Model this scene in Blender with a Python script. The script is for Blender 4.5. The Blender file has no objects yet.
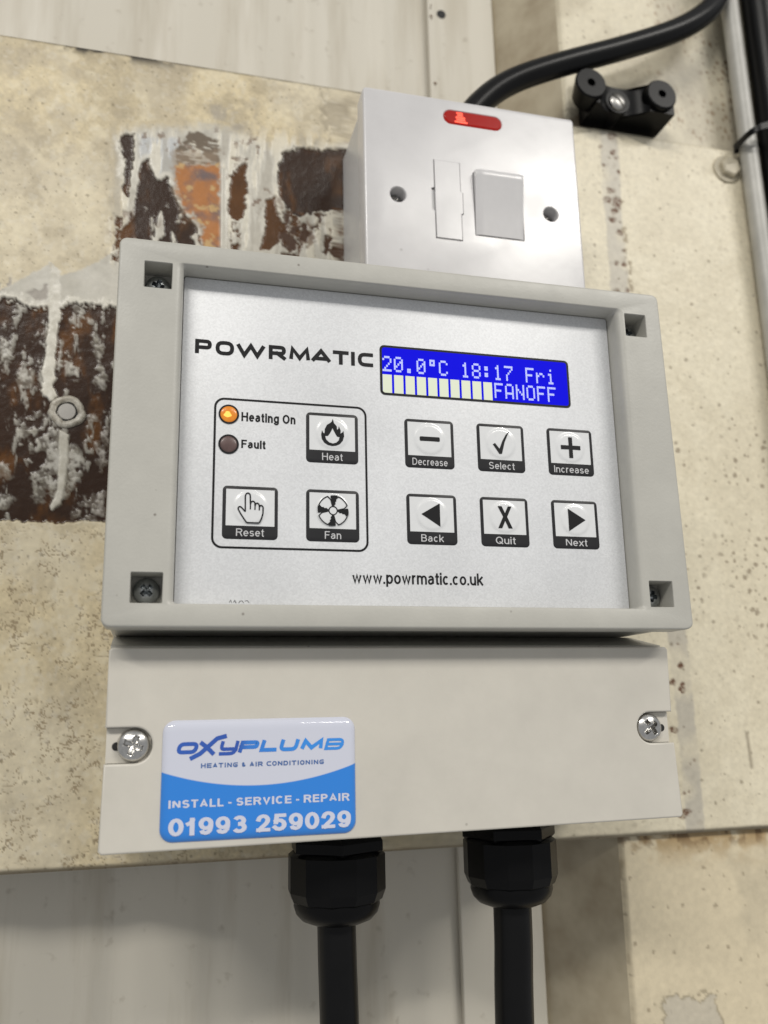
import bpy, bmesh, math, random
import numpy as np
from mathutils import Vector, Matrix
from mathutils.geometry import tessellate_polygon

random.seed(4)
S = bpy.context.scene
COL = S.collection
MM = 0.001

# ------------------------------------------------------------------ camera
# build coordinates, millimetres: x right, y DOWN, d depth towards the wall (d = 0 is the silver front panel)
CR = np.array([[0.96762387, 0.02000912, -0.25160223],
               [0.03690074, 0.97492624, 0.21944741],
               [0.24968456, -0.22162686, 0.94262355]])
CC = np.array([-68.483, 59.109, -251.123])
FPX = 884.685
def W(x, y, d):
    return Vector((x * MM, d * MM, -y * MM))
cam = bpy.data.cameras.new('camera')
cam_o = bpy.data.objects.new('camera', cam)
COL.objects.link(cam_o)
def cv(v):
    return Vector((v[0], v[2], -v[1]))
rt, dn, fw = cv(CR[0]), cv(CR[1]), cv(CR[2])
M4 = Matrix.Identity(4)
for i in range(3):
    M4[i][0] = rt[i]; M4[i][1] = -dn[i]; M4[i][2] = -fw[i]
M4.translation = W(*CC)
cam_o.matrix_world = M4
cam.sensor_fit = 'AUTO'
cam.sensor_width = 7.0
cam.lens = FPX / 1024 * 7.0
cam.clip_start = 0.005
cam.clip_end = 50
cam.dof.use_dof = True
cam.dof.focus_distance = 0.273
cam.dof.aperture_fstop = cam.lens / 2.7
S.camera = cam_o
S.render.resolution_x = 768
S.render.resolution_y = 1024

# ------------------------------------------------------------------ light: workshop hall with rows of ceiling battens
w = bpy.data.worlds.new('World')
S.world = w
w.use_nodes = True
w.node_tree.nodes['Background'].inputs[0].default_value = (0.98, 0.99, 1.0, 1)
w.node_tree.nodes['Background'].inputs[1].default_value = 0.39
def strip(loc, power, sx, sy, col=(1, 0.965, 0.90), tgt=(0, 0, 0)):
    l = bpy.data.lights.new('ceiling_batten', 'AREA')
    l.shape = 'RECTANGLE'; l.size = sx; l.size_y = sy
    l.energy = power; l.color = col
    o = bpy.data.objects.new('ceiling_batten', l)
    COL.objects.link(o)
    o.location = loc
    o.rotation_euler = (Vector(tgt) - Vector(loc)).to_track_quat('-Z', 'Y').to_euler()
strip((-1.75, -3.0, 2.35), 68, 1.8, 0.12)
strip((2.3, -3.1, 2.45), 70, 1.8, 0.12)
strip((-1.3, -4.7, 3.2), 22, 1.8, 0.12)
strip((1.9, -4.8, 3.3), 22, 1.8, 0.12)
S.view_settings.view_transform = 'Standard'
S.view_settings.look = 'None'
S.view_settings.exposure = 0.0
S.view_settings.gamma = 1.0

# ------------------------------------------------------------------ helpers
def lin(r, g, b):
    f = lambda c: (c / 255 / 12.92) if c <= 10 else ((c / 255 + 0.055) / 1.055) ** 2.4
    return (f(r), f(g), f(b))

def mat(name, col, rough=0.5, metal=0.0, var=0.0, vscale=300, bump=0.0, bscale=900, coat=0.0, spec=0.5,
        emit=None, estr=0.0, vcol=None, rvar=0.0, detail=3):
    m = bpy.data.materials.new(name)
    m.use_nodes = True
    nt = m.node_tree; N = nt.nodes; L = nt.links
    b = N['Principled BSDF']
    b.inputs['Base Color'].default_value = (*col, 1)
    b.inputs['Roughness'].default_value = rough
    b.inputs['Metallic'].default_value = metal
    b.inputs['Specular IOR Level'].default_value = spec
    b.inputs['Coat Weight'].default_value = coat
    b.inputs['Coat Roughness'].default_value = 0.04
    if emit:
        b.inputs['Emission Color'].default_value = (*emit, 1)
        b.inputs['Emission Strength'].default_value = estr
    if var or bump or rvar:
        tc = N.new('ShaderNodeTexCoord')
    if var:
        n = N.new('ShaderNodeTexNoise'); n.inputs['Scale'].default_value = vscale; n.inputs['Detail'].default_value = detail
        n.inputs['Roughness'].default_value = 0.65
        L.new(tc.outputs['Object'], n.inputs['Vector'])
        mx = N.new('ShaderNodeMix'); mx.data_type = 'RGBA'
        c2 = vcol if vcol else tuple(c * (1 - var) for c in col)
        c1 = tuple(min(1, c * (1 + var * 0.6)) for c in col) if not vcol else col
        mx.inputs[6].default_value = (*c1, 1); mx.inputs[7].default_value = (*c2, 1)
        mr = N.new('ShaderNodeMapRange'); mr.inputs[1].default_value = 0.3; mr.inputs[2].default_value = 0.7
        L.new(n.outputs['Fac'], mr.inputs[0]); L.new(mr.outputs[0], mx.inputs[0])
        L.new(mx.outputs[2], b.inputs['Base Color'])
    if rvar:
        n3 = N.new('ShaderNodeTexNoise'); n3.inputs['Scale'].default_value = 60; n3.inputs['Detail'].default_value = 4
        L.new(tc.outputs['Object'], n3.inputs['Vector'])
        m3 = N.new('ShaderNodeMapRange'); m3.inputs[1].default_value = 0.3; m3.inputs[2].default_value = 0.7
        m3.inputs[3].default_value = rough - rvar; m3.inputs[4].default_value = rough + rvar
        L.new(n3.outputs['Fac'], m3.inputs[0]); L.new(m3.outputs[0], b.inputs['Roughness'])
    if bump:
        n2 = N.new('ShaderNodeTexNoise'); n2.inputs['Scale'].default_value = bscale; n2.inputs['Detail'].default_value = 2
        L.new(tc.outputs['Object'], n2.inputs['Vector'])
        bp = N.new('ShaderNodeBump'); bp.inputs['Strength'].default_value = bump; bp.inputs['Distance'].default_value = 0.0002
        L.new(n2.outputs['Fac'], bp.inputs['Height']); L.new(bp.outputs[0], b.inputs['Normal'])
    return m

def wear(m, dens=0.06, scale=260, col=(0.12, 0.10, 0.08), amt=0.7):
    '''sparse dark specks and faint smudges on a moulded case'''
    N = m.node_tree.nodes; L = m.node_tree.links; b = N['Principled BSDF']
    src = b.inputs['Base Color'].links[0].from_socket
    tc = N.new('ShaderNodeTexCoord'); v = N.new('ShaderNodeTexVoronoi'); v.inputs['Scale'].default_value = scale
    L.new(tc.outputs['Object'], v.inputs['Vector'])
    sc = N.new('ShaderNodeSeparateColor'); L.new(v.outputs['Color'], sc.inputs[0])
    a = N.new('ShaderNodeMath'); a.operation = 'LESS_THAN'; a.inputs[1].default_value = dens; L.new(sc.outputs[0], a.inputs[0])
    r = N.new('ShaderNodeMapRange'); r.inputs[1].default_value = 0.18; r.inputs[2].default_value = 0.06; L.new(v.outputs['Distance'], r.inputs[0])
    k = N.new('ShaderNodeMath'); k.operation = 'MULTIPLY'; L.new(a.outputs[0], k.inputs[0]); L.new(r.outputs[0], k.inputs[1])
    k2 = N.new('ShaderNodeMath'); k2.operation = 'MULTIPLY'; k2.inputs[1].default_value = amt; L.new(k.outputs[0], k2.inputs[0])
    mx = N.new('ShaderNodeMix'); mx.data_type = 'RGBA'; mx.inputs[7].default_value = (*col, 1)
    L.new(k2.outputs[0], mx.inputs[0]); L.new(src, mx.inputs[6])
    n = N.new('ShaderNodeTexNoise'); n.inputs['Scale'].default_value = 22; n.inputs['Detail'].default_value = 6; n.inputs['Roughness'].default_value = 0.7
    L.new(tc.outputs['Object'], n.inputs['Vector'])
    r2 = N.new('ShaderNodeMapRange'); r2.inputs[1].default_value = 0.35; r2.inputs[2].default_value = 0.75; r2.inputs[3].default_value = 1.03; r2.inputs[4].default_value = 0.90; L.new(n.outputs['Fac'], r2.inputs[0])
    vm = N.new('ShaderNodeVectorMath'); vm.operation = 'SCALE'; L.new(mx.outputs[2], vm.inputs[0]); L.new(r2.outputs[0], vm.inputs['Scale'])
    L.new(vm.outputs[0], b.inputs['Base Color'])
M = {}
M['frame'] = mat('grey_plastic', (0.46, 0.45, 0.408), 0.42, var=0.035, vscale=120, bump=0.22, bscale=1500, rvar=0.06)
M['cover'] = mat('beige_grey_plastic', (0.596, 0.566, 0.502), 0.40, var=0.025, vscale=60, bump=0.10, bscale=1800, rvar=0.05)
wear(M['frame'], 0.05, 330); wear(M['cover'], 0.012, 260)
M['white_plastic'] = mat('white_urea', (0.595, 0.585, 0.59), 0.22, var=0.015, vscale=40, bump=0.05, bscale=260, rvar=0.05)
wear(M['white_plastic'], 0.008, 200, amt=0.4)
M['box_plastic'] = mat('white_pattress', (0.54, 0.54, 0.54), 0.3, var=0.03, vscale=40)
M['print'] = mat('black_print', (0.009, 0.009, 0.010), 0.45, spec=0.2)
M['band'] = mat('dark_grey_print', (0.020, 0.020, 0.022), 0.4, spec=0.25)
M['caption'] = mat('pale_caption_print', (0.55, 0.55, 0.56), 0.4)
M['window'] = mat('frosted_key_film', (0.73, 0.74, 0.75), 0.22, var=0.03, vscale=500, coat=0.3)
M['lcd'] = mat('blue_backlit_glass', (0.002, 0.002, 0.06), 0.12, emit=(0.005, 0.004, 0.80), estr=0.88, spec=0.12)
M['lcd_dot'] = mat('lit_pixel', (0.1, 0.12, 0.25), 0.3, emit=(0.50, 0.55, 0.92), estr=0.85)
M['lcd_block'] = mat('lit_block', (0.12, 0.13, 0.1), 0.3, emit=(0.74, 0.78, 0.60), estr=0.82)
M['amber'] = mat('amber_lens_lit', (0.50, 0.14, 0.01), 0.2, var=0.5, vscale=350, vcol=(0.62, 0.24, 0.03), emit=(1.0, 0.30, 0.02), estr=0.22)
M['amber_hot'] = mat('amber_lamp_core', (0.9, 0.5, 0.1), 0.3, emit=(1.0, 0.50, 0.08), estr=0.75)
M['dull_led'] = mat('unlit_brown_lens', (0.12, 0.075, 0.07), 0.3, var=0.2, vscale=300)
M['steel'] = mat('bright_zinc', (0.60, 0.59, 0.57), 0.22, 1.0, var=0.15, vscale=700)
M['dark_steel'] = mat('dull_zinc', (0.38, 0.40, 0.41), 0.30, 1.0, var=0.2, vscale=700)
M['dark'] = mat('dark_cavity', (0.01, 0.01, 0.01), 0.7)
M['black_pl'] = mat('black_nylon', (0.003, 0.003, 0.0033), 0.34, spec=0.14, bump=0.05, bscale=700)
M['cable'] = mat('black_cable_sheath', (0.004, 0.004, 0.0043), 0.33, spec=0.2, var=0.2, vscale=90, bump=0.04, bscale=400)
M['white_cable'] = mat('white_cable_sheath', (0.43, 0.42, 0.385), 0.4, var=0.15, vscale=60)
M['neon'] = mat('red_neon_lens', (0.10, 0.003, 0.002), 0.15, spec=0.25, emit=(0.60, 0.008, 0.003), estr=0.42)
M['neon_hot'] = mat('lit_neon_lamp', (0.9, 0.06, 0.02), 0.3, emit=(1.0, 0.07, 0.025), estr=1.25)
M['ring'] = mat('painted_washer', (0.60, 0.57, 0.50), 0.4, var=0.35, vscale=420, vcol=(0.25, 0.22, 0.17), bump=0.5, bscale=700)
M['bolt_end'] = mat('grey_bolt_end', (0.42, 0.40, 0.37), 0.4, var=0.05)
M['painted_bolt'] = mat('painted_bolt', (0.50, 0.45, 0.34), 0.5, var=0.18, vscale=220, bump=0.3, bscale=500)
M['logo'] = None
M['blister'] = mat('rust_blister', (0.16, 0.10, 0.055), 0.7, var=0.3, vscale=600)
M['screw_slot'] = mat('slotted_zinc_screw', (0.42, 0.41, 0.39), 0.35, 1.0, var=0.2, vscale=500)
M['clad'] = None

# silver panel: metallic flake film
def panel_mat():
    m = mat('silver_film', (0.57, 0.58, 0.60), 0.42, 0.0, bump=0.10, bscale=1400)
    nt = m.node_tree; N = nt.nodes; L = nt.links; b = N['Principled BSDF']
    tc = N.new('ShaderNodeTexCoord')
    v = N.new('ShaderNodeTexVoronoi'); v.inputs['Scale'].default_value = 2100
    n = N.new('ShaderNodeTexNoise'); n.inputs['Scale'].default_value = 26; n.inputs['Detail'].default_value = 5
    sp = N.new('ShaderNodeTexNoise'); sp.inputs['Scale'].default_value = 1500; sp.inputs['Detail'].default_value = 2
    for k in (v, n, sp): L.new(tc.outputs['Object'], k.inputs['Vector'])
    hsv = N.new('ShaderNodeSeparateColor'); L.new(v.outputs['Color'], hsv.inputs[0])
    a = N.new('ShaderNodeMapRange'); a.inputs[3].default_value = 0.65; a.inputs[4].default_value = 0.735
    L.new(hsv.outputs[0], a.inputs[0])
    a2 = N.new('ShaderNodeMapRange'); a2.inputs[1].default_value = 0.3; a2.inputs[2].default_value = 0.7; a2.inputs[3].default_value = 0.94; a2.inputs[4].default_value = 1.04
    L.new(n.outputs['Fac'], a2.inputs[0])
    mu = N.new('ShaderNodeMath'); mu.operation = 'MULTIPLY'; L.new(a.outputs[0], mu.inputs[0]); L.new(a2.outputs[0], mu.inputs[1])
    cb = N.new('ShaderNodeCombineColor')
    for i, k in enumerate((0.985, 1.0, 1.025)):
        q = N.new('ShaderNodeMath'); q.operation = 'MULTIPLY'; q.inputs[1].default_value = k
        L.new(mu.outputs[0], q.inputs[0]); L.new(q.outputs[0], cb.inputs[i])
    L.new(cb.outputs[0], b.inputs['Base Color'])
    b.inputs['Metallic'].default_value = 0.12
    r = N.new('ShaderNodeMapRange'); r.inputs[1].default_value = 0.3; r.inputs[2].default_value = 0.7; r.inputs[3].default_value = 0.34; r.inputs[4].default_value = 0.50
    L.new(n.outputs['Fac'], r.inputs[0]); L.new(r.outputs[0], b.inputs['Roughness'])
    return m
M['panel'] = panel_mat()

def mesh_obj(name, verts, faces, m, parent=None, smooth=None, recalc=True, mats=None, midx=None):
    """verts in build mm (x,y,d). The object's origin goes to the middle of its bounds."""
    vs = [W(*v) for v in verts]
    lo = Vector((min(v.x for v in vs), min(v.y for v in vs), min(v.z for v in vs)))
    hi = Vector((max(v.x for v in vs), max(v.y for v in vs), max(v.z for v in vs)))
    c = (lo + hi) / 2
    me = bpy.data.meshes.new(name)
    me.from_pydata([v - c for v in vs], [], faces)
    if recalc:
        bm = bmesh.new(); bm.from_mesh(me)
        bmesh.ops.remove_doubles(bm, verts=bm.verts, dist=1e-7)
        bmesh.ops.recalc_face_normals(bm, faces=bm.faces)
        bm.to_mesh(me); bm.free()
    me.materials.append(m)
    if mats:
        for k in mats: me.materials.append(k)
    if midx:
        for p, i in zip(me.polygons, midx): p.material_index = i
    return finish(name, me, c, parent, smooth)

def finish(name, me, c, parent=None, smooth=None):
    if smooth is not None:
        me.polygons.foreach_set('use_smooth', [True] * len(me.polygons))
        if smooth < 179: me.set_sharp_from_angle(angle=math.radians(smooth))
    o = bpy.data.objects.new(name, me)
    COL.objects.link(o)
    place(o, c, parent)
    return o

WPOS = {}
def place(o, c, parent):
    WPOS[o.name] = Vector(c)
    if parent is not None:
        o.parent = parent
        o.location = Vector(c) - WPOS[parent.name]
    else:
        o.location = c

def root(name, loc, label, cat, group=None):
    o = bpy.data.objects.new(name, None)
    o.empty_display_size = 0.01
    COL.objects.link(o)
    place(o, W(*loc), None)
    o['label'] = label; o['category'] = cat
    if group: o['group'] = group
    return o

def tag(o, label, cat=None, group=None):
    o['label'] = label
    if cat: o['category'] = cat
    if group: o['group'] = group
    return o

def rr(x0, y0, x1, y1, r, n=5):
    pts = []
    for cx, cy, a0 in ((x1 - r, y0 + r, -90), (x1 - r, y1 - r, 0), (x0 + r, y1 - r, 90), (x0 + r, y0 + r, 180)):
        for k in range(n + 1):
            a = math.radians(a0 + 90 * k / n)
            pts.append((cx + r * math.cos(a), cy + r * math.sin(a)))
    return pts
def circ(cx, cy, r, n=28):
    return [(cx + r * math.cos(2 * math.pi * k / n), cy + r * math.sin(2 * math.pi * k / n)) for k in range(n)]

class MB:
    def __init__(s): s.v = []; s.f = []
    def loop(s, pts2, d):
        i = len(s.v); s.v += [(p[0], p[1], d) for p in pts2]; return list(range(i, i + len(pts2)))
    def bridge(s, a, b):
        n = len(a)
        for k in range(n):
            s.f.append((a[k], a[(k + 1) % n], b[(k + 1) % n], b[k]))
    def cap(s, loops):
        pts = [[Vector((s.v[i][0], s.v[i][1], 0)) for i in l] for l in loops]
        flat = [i for l in loops for i in l]
        for t in tessellate_polygon(pts): s.f.append(tuple(flat[k] for k in t))
    def strip3(s, loops3):
        prev = None
        for l in loops3:
            i = len(s.v); s.v += list(l); cur = list(range(i, i + len(l)))
            if prev: s.bridge(prev, cur)
            prev = cur
        return prev
    def build(s, name, m, parent=None, smooth=35):
        return mesh_obj(name, s.v, s.f, m, parent, smooth)

def plate_outer(mb, x0, y0, x1, y1, r, df, db, bev, nb=4, n=6):
    """rounded front edge + side walls; returns the front loop (flat area border)"""
    first = None; prev = None
    for k in range(nb + 1):
        a = math.pi / 2 * k / nb
        off = bev * (1 - math.sin(a)); dd = df + bev * (1 - math.cos(a))
        l = mb.loop(rr(x0 + off, y0 + off, x1 - off, y1 - off, max(r - off, 0.05), n), dd)
        if first is None: first = l
        if prev: mb.bridge(prev, l)
        prev = l
    b = mb.loop(rr(x0, y0, x1, y1, max(r, 0.05), n), db)
    mb.bridge(prev, b); mb.cap([b])
    return first

def curve2d(name, loops, df, db, bev, m, parent=None, smooth=40):
    cu = bpy.data.curves.new(name, 'CURVE')
    cu.dimensions = '2D'; cu.fill_mode = 'BOTH'
    e = (db - df) / 2
    cu.extrude = max(0, e - bev); cu.bevel_depth = bev; cu.bevel_resolution = 2; cu.offset = -bev
    for lp in loops:
        sp = cu.splines.new('POLY'); sp.points.add(len(lp) - 1)
        for i, q in enumerate(lp): sp.points[i].co = (q[0], -q[1], 0, 1)
        sp.use_cyclic_u = True
    return bake_curve(name, cu, (df + db) / 2, m, parent, smooth)

def bake_curve(name, cu, dc, m, parent, smooth, fit=None, shear=0, rot=0):
    t = bpy.data.objects.new('tmp', cu); COL.objects.link(t)
    bpy.context.view_layer.update()
    me = bpy.data.meshes.new_from_object(t.evaluated_get(bpy.context.evaluated_depsgraph_get()))
    co = np.empty(len(me.vertices) * 3); me.vertices.foreach_get('co', co); co = co.reshape(-1, 3)
    bpy.data.objects.remove(t); bpy.data.curves.remove(cu)
    if fit:
        x0, yt, x1, yb = fit
        lo, hi = co.min(0), co.max(0)
        sx = (x1 - x0) / (hi[0] - lo[0]); sy = (yb - yt) / (hi[1] - lo[1])
        co[:, 0] = x0 + (co[:, 0] - lo[0]) * sx
        co[:, 1] = -yb + (co[:, 1] - lo[1]) * sy
    out = np.c_[co[:, 0], dc - co[:, 2], co[:, 1]] * MM
    c = (out.min(0) + out.max(0)) / 2
    me.vertices.foreach_set('co', (out - c).ravel())
    me.materials.clear(); me.materials.append(m); me.update()
    me.name = name
    return finish(name, me, Vector(c), parent, smooth)

def text(name, s, fit, d, m, parent, bold=0.0, spacing=1.0):
    cu = bpy.data.curves.new(name, 'FONT')
    cu.body = s; cu.size = 10; cu.offset = bold; cu.fill_mode = 'FRONT'; cu.space_character = spacing
    return bake_curve(name, cu, d, m, parent, None, fit)

def flat_poly(name, loops, d, m, parent):
    mb = MB()
    for i, lp in enumerate(loops):          # list of groups: each group = [outer, hole, ...]
        ids = [mb.loop(q, d - 0.0009 * (i % 71)) for q in lp]
        mb.cap(ids)
    o = mb.build(name, m, parent, None)
    me = o.data
    bm = bmesh.new(); bm.from_mesh(me)
    bm.normal_update()
    fl = [f for f in bm.faces if f.normal.y > 0]
    bmesh.ops.reverse_faces(bm, faces=fl); bm.to_mesh(me); bm.free()
    return o

def ends(pts, w):
    a, b = Vector(pts[0]), Vector(pts[1]); c, d = Vector(pts[-1]), Vector(pts[-2])
    return [tuple(a + (a - b).normalized() * w / 2)] + list(pts[1:-1]) + [tuple(c + (c - d).normalized() * w / 2)]
def ribbon(pts, w, closed=False, cap=False):
    """polyline -> one quad per stroke segment, mitred at the joints"""
    if cap and not closed: pts = ends(pts, w)
    n = len(pts); P = [Vector(p) for p in pts]; Lf, Rt = [], []
    for i in range(n):
        a = P[i] - P[i - 1] if (i > 0 or closed) else P[1] - P[0]
        b = P[(i + 1) % n] - P[i] if (i < n - 1 or closed) else P[-1] - P[-2]
        a = a.normalized(); b = b.normalized()
        na = Vector((-a.y, a.x)); nb = Vector((-b.y, b.x))
        mt = na + nb
        if mt.length < 1e-4: mt = na
        mt.normalize(); k = 1 / max(0.5, mt.dot(na))
        Lf.append(tuple(P[i] + mt * (w / 2 * k))); Rt.append(tuple(P[i] - mt * (w / 2 * k)))
    return [[[Lf[i], Lf[(i + 1) % n], Rt[(i + 1) % n], Rt[i]]] for i in range(n if closed else n - 1)]

def fillet(pts, closed=False, n=4):
    out = []; N_ = len(pts)
    for i, p in enumerate(pts):
        r = p[2] if len(p) > 2 else 0
        if r <= 0 or (not closed and i in (0, N_ - 1)):
            out.append((p[0], p[1])); continue
        a = Vector(pts[i - 1][:2]); b = Vector(p[:2]); c = Vector(pts[(i + 1) % N_][:2])
        u = (a - b); v = (c - b)
        r_ = min(r, u.length * 0.49, v.length * 0.49)
        p0 = b + u.normalized() * r_; p1 = b + v.normalized() * r_
        for k in range(n + 1):
            t = k / n
            q = p0 * (1 - t) ** 2 + b * 2 * t * (1 - t) + p1 * t * t
            out.append((q.x, q.y))
    return out

q_ = 0.9
GL = {'P': [[(0, 0), (0, 1), (1, 1, q_), (1, .42, q_), (0, .42)]], 'O': ['c', [(0, 0, q_), (1, 0, q_), (1, 1, q_), (0, 1, q_)]],
      'W': [[(0, 1), (.25, 0), (.5, .92), (.75, 0), (1, 1)]], 'R': [[(0, 0), (0, 1), (1, 1, q_), (1, .42, q_), (0, .42)], [(.5, .42), (1, 0)]],
      'M': [[(0, 0), (.08, 1), (.5, .12), (.92, 1), (1, 0)]], 'A': [[(0, 0), (.5, 1), (1, 0)], [(.17, .25), (.83, .25)]],
      'T': [[(0, 1), (1, 1)], [(.5, 1), (.5, 0)]], 'I': [[(.5, 1), (.5, 0)]], 'C': [[(1, 1), (0, 1, q_), (0, 0, q_), (1, 0)]],
      'L': [[(0, 1), (0, 0), (1, 0)]], 'U': [[(0, 1), (0, 0, q_), (1, 0, q_), (1, 1)]], 'B': ['c', [(0, 0), (1, 0, q_), (1, 1, q_), (0, 1)], [(0, .5), (1, .5)]],
      'y': [[(0, 1), (0, .42, q_), (1, .42)], [(1, 1), (1, 0, q_), (.05, 0)]], 'H': [[(0, 0), (0, 1)], [(1, 0), (1, 1)], [(0, .5), (1, .5)]],
      'E': [[(1, 1), (0, 1), (0, 0), (1, 0)], [(0, .5), (.9, .5)]], 'N': [[(0, -.12), (0, 1.12)], [(0.03, 1), (.97, 0)], [(1, -.12), (1, 1.12)]],
      'G': [[(1, 1), (0, 1, q_), (0, 0, q_), (1, 0, q_), (1, .45), (.5, .45)]], 'D': ['c', [(0, 0), (1, 0, q_), (1, 1, q_), (0, 1)]],
      '&': [[(1, 0), (.15, .75), (.3, 1, .3), (.65, .85, .3), (.1, .35, .3), (.3, 0, .4), (.75, .05, .3), (1, .45)]]}
def glyph(ch, x0, yt, x1, yb, sw, shear=0.0):
    """outline groups for one stroked capital, in build mm"""
    g = GL[ch]; groups = []; closed = False
    for st in g:
        if st == 'c': closed = True; continue
        pts = []
        for p in st:
            X = x0 + sw / 2 + p[0] * (x1 - x0 - sw); Y = yb - sw / 2 - p[1] * (yb - yt - sw)
            X += shear * (yb - Y)
            pts.append((X, Y) + ((p[2] * (yb - yt) * 0.42,) if len(p) > 2 else ()))
        if len(pts) > 1 and not closed:   # square cap reach
            pass
        groups += ribbon(fillet(pts, closed), sw, closed, ch not in 'AWMN&X'); closed = False
    return groups

def el(cx, cy, rx, ry, a0, a1, n=9):
    return [(cx + rx * math.cos(math.radians(a0 + (a1 - a0) * k / n)), cy + ry * math.sin(math.radians(a0 + (a1 - a0) * k / n))) for k in range(n + 1)]
XH = 0.70
def el_o(cx, cy, rx, ry): return ('c', el(cx, cy, rx, ry, 0, 342, 19))
SANS = {'H': (.72, [[(0, 0), (0, 1)], [(1, 0), (1, 1)], [(0, .52), (1, .52)]]), 'F': (.60, [[(0, 0), (0, 1), (1, 1)], [(0, .52), (.86, .52)]]),
  'R': (.72, [[(0, 0), (0, 1), (.6, 1)] + el(.6, .76, .4, .24, 80, -80) + [(.6, .52), (0, .52)], [(.62, .52), (1, 0)]]),
  'P': (.66, [[(0, 0), (0, 1), (.55, 1)] + el(.55, .74, .45, .26, 80, -80) + [(.55, .48), (0, .48)]]),
  'D': (.72, [('c', [(0, 0), (0, 1), (.4, 1)] + el(.4, .5, .6, .5, 80, -80) + [(.4, 0)])]),
  'S': (.66, [el(.5, .75, .47, .25, 22, 235) + el(.5, .255, .5, .255, 62, -158)]), 'I': (0, [[(.5, 0), (.5, 1)]]),
  'B': (.68, [('c', [(0, .53), (0, 1), (.55, 1)] + el(.55, .765, .37, .235, 80, -80) + [(.55, .53)]), [(0, .53), (0, 0), (.55, 0)] + el(.55, .265, .45, .265, -80, 80) + [(.55, .53)]]),
  'Q': (.78, [el_o(.5, .5, .5, .5), [(.58, .26), (1.0, -.02)]]), 'O': (.78, [el_o(.5, .5, .5, .5)]), 'N': (.72, [[(0, 0), (0, 1)], [(0.02, 1), (.98, 0)], [(1, 0), (1, 1)]]),
  'T': (.62, [[(0, 1), (1, 1)], [(.5, 1), (.5, 0)]]), 'A': (.74, [[(0, 0), (.5, 1), (1, 0)], [(.2, .3), (.8, .3)]]), 'L': (.56, [[(0, 1), (0, 0), (1, 0)]]),
  'E': (.62, [[(1, 1), (0, 1), (0, 0), (1, 0)], [(0, .52), (.92, .52)]]), 'V': (.72, [[(0, 1), (.5, 0), (1, 1)]]), 'C': (.72, [el(.5, .5, .5, .5, 42, 318, 14)]),
  '-': (.30, [[(0, .38), (1, .38)]]), '0': (.62, [el_o(.5, .5, .5, .5)]), '1': (.42, [[(.68, 0), (.68, 1)], [(.68, .93), (.42, .76), (.0, .70)]]),
  '2': (.60, [el(.5, .71, .48, .29, 172, -25) + [(.76, .42), (.38, .2), (.10, .0)], [(.02, 0), (1, 0)]]), '3': (.60, [el(.48, .755, .44, .245, 158, -85) + [(.34, .51)], [(.34, .53)] + el(.48, .265, .52, .265, 85, -155)]),
  '5': (.60, [[(.95, 1), (.20, 1), (.12, .50)], el(.46, .325, .54, .325, 128, -148)]), '9': (.60, [el_o(.5, .67, .5, .33), [(1, .67), (.99, .42), (.9, .18), (.72, .04), (.48, 0), (.2, .05), (.07, .2)]]),
  'e': (.58, [[(.03, .36), (1, .36)] + el(.5, .35, .5, .35, 14, 318, 13)]), 'a': (.56, [el(.48, .5, .42, .2, 160, 20) + [(.92, .45), (.92, 0)], [(.92, .42), (.5, .40)] + el(.38, .19, .38, .2, 90, 270) + [(.65, .02), (.92, .22)]]),
  't': (.32, [[(.45, .93), (.45, .15), (.55, .02), (.75, 0), (1, .0)], [(0, XH), (1, XH)]]), 'i': (0, [[(.5, 0), (.5, XH)], [(.5, .96), (.5, 1.0)]]),
  'n': (.54, [[(0, 0), (0, XH)], [(0, .42)] + el(.5, .42, .5, .28, 160, 0) + [(1, 0)]]), 'g': (.58, [el_o(.5, .36, .5, .34), [(1, XH), (1, -.05)] + el(.5, -.06, .5, .22, -20, -150)]),
  'u': (.54, [[(0, XH), (0, .28)] + el(.5, .28, .5, .28, 190, 350) + [(1, .28)], [(1, XH), (1, 0)]]), 'l': (0, [[(.5, 0), (.5, 1)]]),
  's': (.52, [el(.5, .525, .46, .175, 22, 235) + el(.5, .178, .5, .178, 62, -158)]), 'c': (.54, [el(.5, .35, .5, .35, 45, 315, 13)]),
  'r': (.34, [[(0, 0), (0, XH)], [(0, .38)] + el(.75, .36, .75, .34, 165, 85)]), 'k': (.54, [[(0, 0), (0, 1)], [(.95, XH), (0, .24)], [(.35, .42), (1, 0)]]),
  'x': (.54, [[(0, 0), (1, XH)], [(0, XH), (1, 0)]]), 'w': (.78, [[(0, XH), (.25, 0), (.5, XH), (.75, 0), (1, XH)]]), 'p': (.58, [[(0, XH), (0, -.28)], el_o(.5, .35, .5, .35)]),
  'o': (.58, [el_o(.5, .35, .5, .35)]), 'm': (.86, [[(0, 0), (0, XH)], [(0, .44)] + el(.25, .44, .25, .26, 160, 0) + [(.5, 0)], [(.5, .44)] + el(.75, .44, .25, .26, 160, 0) + [(1, 0)]]), '.': (0, [[(.5, 0), (.5, .01)]])}
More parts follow.
